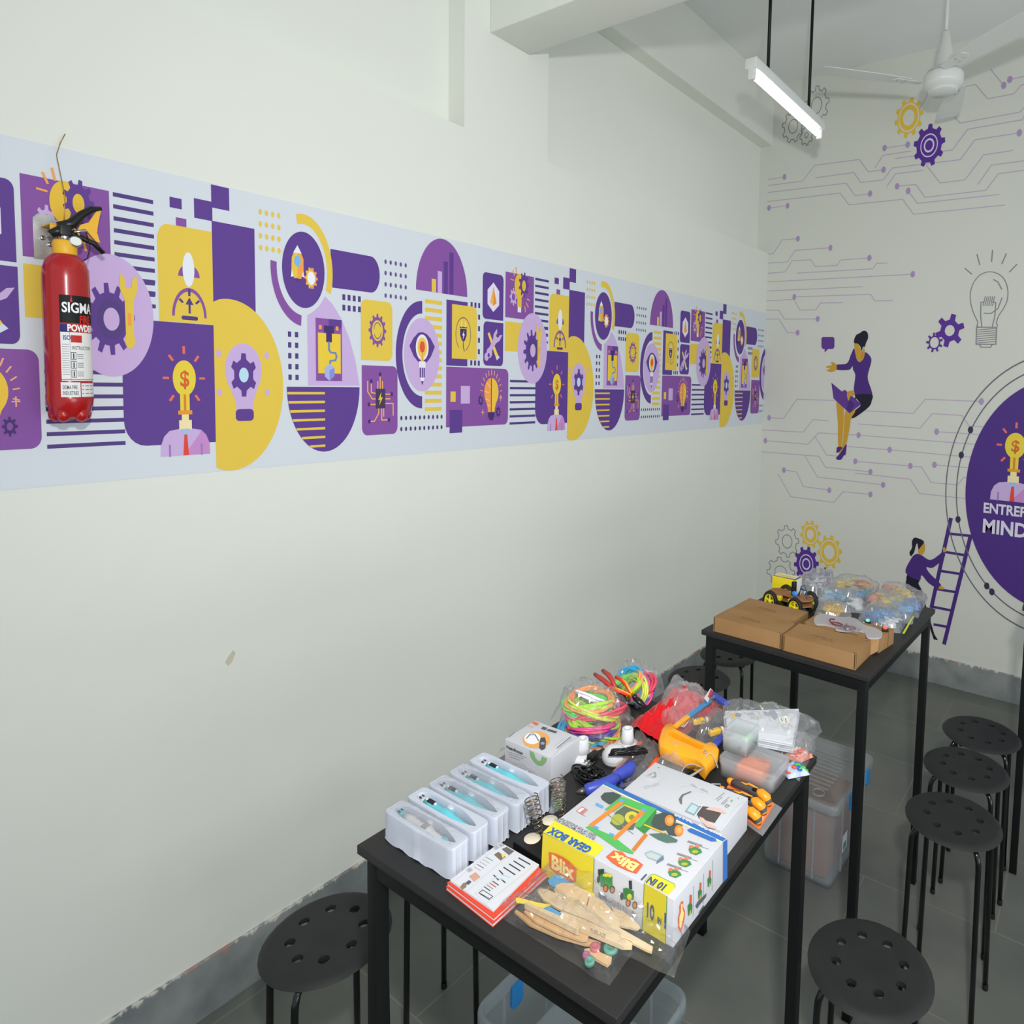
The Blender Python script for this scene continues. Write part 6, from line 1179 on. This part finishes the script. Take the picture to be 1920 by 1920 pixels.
t4 = kraft([(1.205, 1.337), (1.4250, 1.352), (1.4400, 1.447), (1.2100, 1.434)], K3, 'brown cardboard box with a bent open flap, under the white joystick-shaped plate', False)
MB().add([V((.200, -.0145, K3)), V((.222, .004, K3)), V((.222, -.002, .012)), V((.205, -.016, .0)), V((.2, -.0145, .02))], [(0, 1, 2, 3, 4)], KR).build('bent_flap', t4)
# robot car
WD = noisy('laser_cut_board', '#93633f', '#a5734c', 20, .6, 0, 4); TYR = mat('black_tyre', '#1a1a18', .7); YW = mat('yellow_wheel', '#e6d61c', .4)
w1, w2 = P(1444, 1131, T+.0), P(1488, 1146, T+.0)
c1 = P(1446, 1129, T+.030); c2_ = P(1490, 1142, T+.030); d = c2_-c1; an = math.atan2(d.y, d.x); oc = (c1+c2_)/2+V((-d.y, d.x, 0)).normalized()*.045; oc.z = T
t = empty('robot_car', oc, an, 'robot car with a brown chassis and four yellow wheels', 'toy car'); t.scale = (1.05, 1.05, 1.35); hw = d.length/2
L_ = hw+.03
pf = [(-L_, -.012), (-L_, .012), (-L_+.012, .030), (-hw*.6, .032), (-.018, .020), (.018, .020), (hw*.6, .032), (L_-.012, .030), (L_, .012), (L_, -.012), (L_-.012, -.030), (hw*.6, -.032), (.018, -.020), (-.018, -.020), (-hw*.6, -.032), (-L_+.012, -.030)]
MB().prism(pf, .040, .0425, WD).build('chassis_plate', t); MB().prism([(x*.97, y*.95) for x, y in pf], .026, .0285, WD).build('chassis_plate', t)
for sx in (-1, 1):
    for sy in (-1, 1):
        M = Matrix.Translation((sx*hw, sy*.045, .0255)) @ Matrix.Rotation(PI/2*(1 if sy < 0 else -1), 4, 'X')
        wh = empty('wheel'); wh.parent = t
        C.objects.unlink(wh); bpy.data.objects.remove(wh)
        wb = MB().lathe([(.0185, -.007), (.0240, -.0065), (.0255, -.003), (.0255, .004), (.0240, .0075), (.0185, .008), (.0180, .004), (.0180, -.004)], TYR, 32, M, cap=False); wb.add([], [], TYR)
        w_ = wb.build('wheel', t); hb = MB().lathe([(.0182, -.004), (.0190, .006), (.0165, .0075), (.0158, .004), (.0158, -.003)], YW, 28, M, cap=False).lathe([(.0, -.002), (.005, -.002), (.005, .006), (.0, .0065)], YW, 14, M)
        for k in range(5): a = 2*PI*k/5+.3; hb.box((.003, -.0022, .001), (.0165, .0022, .0048), YW, 0, M @ Matrix.Rotation(a, 4, 'Z'))
        hb.build('wheel_hub', w_)
        MB().box((sx*hw-.020*sx-.012, sy*.030-.007, .029), (sx*hw-.020*sx+.012, sy*.030+.007, .040), mat('motor_yellow', '#d8c41c', .5), .002).build('gear_motor', t)
MB().box((.004, -.005, .0425), (.016, .009, .076), BP, .003).build('sensor_post', t); MB().ball((.022, -.012, .050), (.010, .006, .007), mat('blue_servo', '#2c84d4', .4), 10).build('servo', t)
MB().tube([(.03, 0, .043), (.034, .004, .068), (.045, .006, .072), (.056, .002, .058), (.062, -.006, .044)], .0016, mat('blue_wire', '#34507c', .4), 6).tube([(.02, .01, .043), (.03, .012, .060), (.05, .01, .058), (.058, .0, .044)], .0014, BP, 6).build('wire', t)
# yellow carton behind the car
b0, b1 = P(1447, 1110, T), P(1489, 1118, T); hp = .0; yb = V((b0.x, b0.y, T)); yl = PWY(1489, 1117, b0.y); L = .088; Wd = .05; Hb = .076
yb = P(1446, 1128, T+.0); yb = P(1447, 1119, T); t = empty('sensor_carton', yb, -.05, 'small bright yellow carton with a purple and white lid behind the robot car', 'box')
yy = mat('yellow_card', '#e0cc10', .5); MB().box((0, 0, 0), (L, Wd, Hb), yy, .0006).build('box_body', t)
pb = MB(); a = Art(lambda u, v, h: (u, v, Hb+h), pb, base=.0008); a.rect(.001, .001, L-.001, Wd-.001, '#e8e4d8', 0); a.rect(.001, .001, L-.001, .010, '#6e6488', 1); a.rect(L-.008, .001, L-.001, Wd-.001, '#6a5a94', 2); a.rect(.008, .013, L-.014, Wd-.012, '#dcd27c', 1)
a.text('ROBOTICS', .006, .002, .009, '#dcd8d0', 3, sx=1.0, bold=.03)
b = Art(lambda u, v, h: (L+h, u, v), pb, base=.0008); b.rect(.0005, .0005, Wd-.0005, Hb-.0005, '#d8dad0', 1); b.rect(.0005, .0005, .006, Hb-.0005, '#c9c81c', 2)
f = Art(lambda u, v, h: (u, -h, v), pb, base=.0008); f.ell(.034, .036, .0022, .0022, '#3c3c30', 1); f.rect(.0325, .026, .0355, .034, '#3c3c30', 1); f.line([(.040, .046), (.046, .050)], .001, '#8a8414', 1); pb.build('printed_faces', t)
# bags of parts
FILMB = film('cloudy_film', haze=.26, gloss=1.0)
def partbag(name, q, h, cols, label, seed, m=None, n=26, crumple=.006, grp='clear bags of parts on the far table', z=0, lumps=None):
    q = [P(a, b_, T+z) for a, b_ in q]; o = sum(q, V())/4; o.z = T+z; t = empty(name, o, 0, label, 'bag', grp); ql = [tuple(p-o) for p in q]
    h *= .8; sheet_bag('clear_bag', ql, h, FILMB if m in (None, FILM) else m, seed, crumple, 28, 22, parent=t, pw=.3); rn = random.Random(seed); mb = MB()
    for i, (cx, cy) in enumerate(lumps or [(.5, .5)]):
        p = (V(ql[0])*(1-cx)+V(ql[1])*cx)*(1-cy)+(V(ql[3])*(1-cx)+V(ql[2])*cx)*cy; p.z += h*.3; mb.ball(tuple(p), (.020, .016, h*.42), mat('part_'+cols[i % len(cols)].strip('#'), cols[i % len(cols)], .45), 12)
    for i in range(n):
        col = cols[i % len(cols)]; mm = mat('part_'+col.strip('#'), col, .45)
        cx, cy = (lumps[i % len(cols)] if lumps else (.5, .5)); u, v = min(.86, max(.14, cx+rn.uniform(-.17, .17))), min(.84, max(.16, cy+rn.uniform(-.22, .22)))
        p = (V(ql[0])*(1-u)+V(ql[1])*u)*(1-v)+(V(ql[3])*(1-u)+V(ql[2])*u)*v; e = (16*u*(1-u)*v*(1-v))**.4; p.z += h*e*rn.uniform(.25, .72)+.001; s = rn.uniform(.008, .015)
        R_ = Matrix.Translation(p) @ Matrix.Rotation(rn.uniform(0, 6), 4, 'Z') @ Matrix.Rotation(rn.uniform(-.6, .6), 4, 'X')
        if rn.random() < .55: mb.box((-s, -s*.6, -s*.35), (s, s*.6, s*.35), mm, .0015, R_)
        else: mb.tube([R_ @ V((-s*1.5, 0, 0)), R_ @ V((0, s*.4, s*.3)), R_ @ V((s*1.5, 0, 0))], s*.22, mm, 7)
    mb.build('bagged_parts', t); return t
YL, BL_, RD2, GN, WT = '#dcbc4c', '#3c8cc8', '#c04c50', '#3c8c78', '#d4d8dc'
partbag('parts_bag', [(1492, 1118), (1570, 1125), (1562, 1078), (1502, 1090)], .058, [WT, '#b0a8c8', '#8c8498', WT], 'silvery crumpled bag behind the robot car', 61, FILM2, 14, .010)
partbag('parts_bag', [(1540, 1118), (1640, 1130), (1650, 1098), (1572, 1084)], .044, [YL, YL, RD2, '#e8a030', BL_, GN], 'bag with yellow, red and blue parts at the back of the far table', 62, FILM, 52, .006, lumps=[(.3, .6), (.25, .4), (.6, .75), (.8, .6), (.7, .15), (.85, .2)])
partbag('parts_bag', [(1528, 1142), (1625, 1152), (1618, 1118), (1540, 1108)], .038, ['#7cb0d4', '#a8cce0', '#7cb0d4', '#e0e4e0', '#dfe4e8'], 'pale blue bag stretched between the robot car and the right-hand bags', 63, FILM2, 40, .005, lumps=[(.3, .6), (.2, .5), (.5, .6), (.85, .5), (.8, .3)])
partbag('parts_bag', [(1525, 1158), (1600, 1168), (1590, 1138), (1538, 1130)], .030, ['#e0b83c', '#e8c85c', '#d8a82c'], 'bag full of small yellow parts just behind the white plate', 64, FILM, 70, .005)
partbag('parts_bag', [(1640, 1130), (1722, 1160), (1740, 1122), (1660, 1098)], .048, [YL, '#e0c868', YL, '#e08878', '#5c8cd0'], 'farthest right bag on the far table with yellow strips inside', 65, FILM, 52, .005, lumps=[(.4, .6), (.6, .6), (.5, .4), (.1, .7), (.85, .3)])
partbag('parts_bag', [(1612, 1150), (1710, 1172), (1722, 1136), (1632, 1112)], .050, [YL, '#e0c868', BL_, '#60a8dc', '#e08878'], 'right-hand bag with yellow parts on the left and blue parts on the right', 66, FILM, 52, .005, lumps=[(.35, .6), (.45, .5), (.8, .5), (.78, .35), (.15, .6)])
partbag('parts_bag', [(1598, 1178), (1688, 1188), (1712, 1150), (1628, 1138)], .040, [BL_, '#78b4e0', BL_, '#4c7cb8', WT], 'zip bag of blue parts with a yellow seal at the far table edge', 67, FILM2, 52, .005, lumps=[(.45, .6), (.35, .5), (.6, .6), (.2, .5), (.7, .2)])
def zs(u, v): return P(u, v, T+.012)
o = zs(1694, 1186); sx_ = [zs(1692, 1188)-o, zs(1696, 1188)-o, zs(1714, 1156)-o, zs(1711, 1156)-o]; tag(MB().prism([(p.x, p.y) for p in sx_], 0, .002, mat('yellow_seal', '#d4d838', .4)).build('zip_seal', loc=tuple(o)), 'yellow zip seal strip along the right-hand bag', 'zip seal')
# white plate shaped like a game controller with small glasses in a bag
z0 = K3+.002; pw_ = [(1526, 1166), (1530, 1156), (1545, 1152), (1575, 1158), (1602, 1160), (1620, 1172), (1640, 1178), (1653, 1186), (1652, 1196), (1638, 1198), (1625, 1195), (1620, 1186), (1598, 1183), (1592, 1185), (1568, 1182), (1566, 1177), (1545, 1172), (1532, 1172)]
q = [P(a, b_, T+z0) for a, b_ in pw_]; o = V((q[0].x, q[0].y, T+K3+.0003)); tag(MB().prism(sm([(p.x-o.x, p.y-o.y) for p in q], 4), 0, .004, film('white_acrylic', haze=.92, gloss=.6, hcol='#e4e0e2')).build('acrylic_plate', loc=tuple(o)), 'whitish controller-shaped plastic plate lying on the cardboard boxes', 'plastic plate')
c = P(1585, 1174, T+K3+.012); t = empty('toy_glasses', (c.x, c.y, T+K3+.006), -.1, 'dark red spectacle frame on the white plate', 'glasses'); DR = mat('dark_red_plastic', '#7c2430', .4)
for k, x in enumerate((-.026, .014)): MB().tube([(x+.017*math.cos(a), .010*math.sin(a), .006) for a in [i*PI/10 for i in range(20)]], .0018, DR, 8, closed=True).build('lens_rim', t)
MB().tube([(-.045, .0, .006), (-.055, .010, .008), (-.058, .026, .006), (-.05, .036, .004)], .0017, DR, 8).build('temple', t)
packet('wire_packet', [V((c.x-.012, c.y-.022, T+K3+.006)), V((c.x+.045, c.y-.026, T+K3+.006)), V((c.x+.040, c.y+.022, T+K3+.006)), V((c.x-.012, c.y+.024, T+K3+.006))], .012, ['#3c3438', '#5c2c34', '#888c90', '#3c3438', '#6c3038', '#a8acb0'], 71, 'tiny clear packet with dark wires on the white plate', 'packet')
# small lit modules
for (u, v, z, col, lab) in ((1627, 1162, .030, '#50e884', 'small module glowing green beside the white plate'), (1660, 1176, K3+.012, '#ff4434', 'small module glowing red at the box corner')):
    c = P(u, v, T+z); t = empty('led_module', (c.x, c.y, T), .4, lab, 'electronic module', 'small lit modules'); MB().box((-.009, -.007, 0), (.009, .007, z-.004), BP, .002).build('module_case', t)
    MB().ball((0, 0, z-.002), (.006, .006, .004), mat('led_'+col.strip('#'), col, .4, emit=2.2), 12).build('led', t)
c = P(1640, 1170, T+.012); tag(MB().tube([(-.018, .004, 0), (-.005, .001, .002), (.012, -.004, 0), (.020, -.010, -.004)], [.004, .005, .005, .002], BP, 10).build('black_plug', loc=tuple(c), rot=(0, 0, 0)), 'short black plug lying right of the green lit module', 'plug')
c = P(1538, 1163, T+.012); tag(MB().box((-.016, -.008, -.010), (.016, .008, .008), mat('deep_blue_plastic', '#2c54b4', .4), .003).build('blue_module', loc=tuple(c)), 'small deep blue module between the robot car and white plate', 'module')
# ------------------------------------------------------------------ storage bins
CL = mat('clip_blue', '#2c8cd0', .4)
def binmesh(a, b, h, r, ribs=True):
    def rrp(a, b, r, n=6):
        q = []
        for (sx, sy, s0) in ((1, 1, 0), (-1, 1, 90), (-1, -1, 180), (1, -1, 270)):
            for k in range(n+1): th = math.radians(s0+90*k/n); q.append((sx*(a-r)+r*math.cos(th), sy*(b-r)+r*math.sin(th)))
        return q
    mb = MB(); n = 28
    def loft(lv, m, bot=False):
        vs = []; fs = []
        for (k, z) in lv: vs += [(x, y, z) for x, y in rrp(a*k if k <= 1.001 else a+(k-1), b*k if k <= 1.001 else b+(k-1), r)]
        for i in range(len(lv)-1): fs += [(i*n+k, i*n+(k+1) % n, (i+1)*n+(k+1) % n, (i+1)*n+k) for k in range(n)]
        if bot: fs.append(tuple(range(n))[::-1])
        mb.add(vs, fs, m, True)
    loft([(.86, .006), (.90, .0), (.92, .03), (.955, h-.05), (.96, h-.03)], BIN, True); loft([(.96, h-.03), (1.0, h-.028), (1.0, h-.004), (.99, h), (.955, h), (.95, h-.006), (.945, h-.03)], BIN)
    if ribs:
        for s in (-1, 1):
            for x in (-.45, .45): mb.box((a*x-.002, s*b*.935-.003, .02), (a*x+.002, s*b*.935+.003, h-.03), BIN); mb.box((s*a*.935-.003, b*x-.002, .02), (s*a*.935+.003, b*x+.002, h-.03), BIN)
    return mb
def clip(t, x, y, z, ang):
    M = Matrix.Translation((x, y, z)) @ Matrix.Rotation(ang, 4, 'Z'); MB().prism([(-.016, 0), (.016, 0), (.018, -.045), (.010, -.058), (-.010, -.056), (-.018, -.045)], 0, .006, CL, M @ Matrix.Rotation(PI/2, 4, 'X')).build('clip', t)
t = empty('storage_bin', (1.105, 1.79, 0), -.02, 'closed frosted storage bin with blue clips and a ribbed lid, under the far table', 'storage box', 'frosted storage bins'); Hh = .318; ax_, by_ = .140, .190
binmesh(ax_, by_, Hh-.012, .022).build('bin_body', t)
ld = MB(); 
def rp(a, b, r, z, n=6):
    q = []
    for (sx, sy, s0) in ((1, 1, 0), (-1, 1, 90), (-1, -1, 180), (1, -1, 270)):
        for k in range(n+1): th = math.radians(s0+90*k/n); q.append((sx*(a-r)+r*math.cos(th), sy*(b-r)+r*math.sin(th), z))
    return q
lv = [rp(ax_+.012, by_+.012, .03, Hh-.032), rp(ax_+.012, by_+.012, .03, Hh-.006), rp(ax_+.006, by_+.006, .028, Hh), rp(ax_-.004, by_-.004, .026, Hh), rp(ax_-.008, by_-.008, .024, Hh-.005)]
ld.add([p for r_ in lv for p in r_], [(i*28+k, i*28+(k+1) % 28, (i+1)*28+(k+1) % 28, (i+1)*28+k) for i in range(4) for k in range(28)]+[tuple(range(112, 140))], LIDM, True)
for i in range(10): ld.box((-ax_*.62, -by_*.62+i*by_*.13, Hh-.005), (ax_*.62, -by_*.62+i*by_*.13+.008, Hh-.001), LIDM, .001)
for sx in (-1, 1): ld.lathe([(.022, Hh-.004), (.022, Hh+.001), (.019, Hh+.001), (.019, Hh-.004)], LIDM, 24, Matrix.Translation((sx*ax_*.45, -by_*.78, 0)), cap=False)
ld.build('lid', t)
for y in (-by_*.38, by_*.55): clip(t, ax_+.012, y, Hh-.010, PI/2)
tag(MB().box((-.11, -.14, .008), (.10, .11, .235), noisy('brown_board', '#8a6a5e', '#96766a', 6, .8), .004).build('brown_carton', loc=(1.10, 1.79, 0.0)), 'brown carton seen dimly inside the closed storage bin', 'box')
tag(MB().box((0, 0, 0), (.0012, .045, .06), WP).box((.0012, .008, .006), (.0016, .036, .03), K('#4f8a68')).build('bin_label', loc=(1.105+.133, 1.70, .09), rot=(0, 0, -.02)), 'white and green sticker on the side of the closed storage bin', 'sticker')
t = empty('storage_bin', (1.045, .545, 0), 0, 'open frosted storage bin with a blue clip under the foreground table', 'storage box', 'frosted storage bins'); binmesh(.185, .152, .37, .035).build('bin_body', t)
clip(t, -.170, -.03, .345, -PI/2); clip(t, .187, -.05, .345, PI/2)
tag(MB().box((-.10, -.10, .02), (.12, .11, .30), film('white_poly', haze=.75, gloss=.3, hcol='#c4d0d4'), .01).build('white_panel', loc=(1.045, .52, 0)), 'whitish plastic case standing inside the open storage bin', 'case')
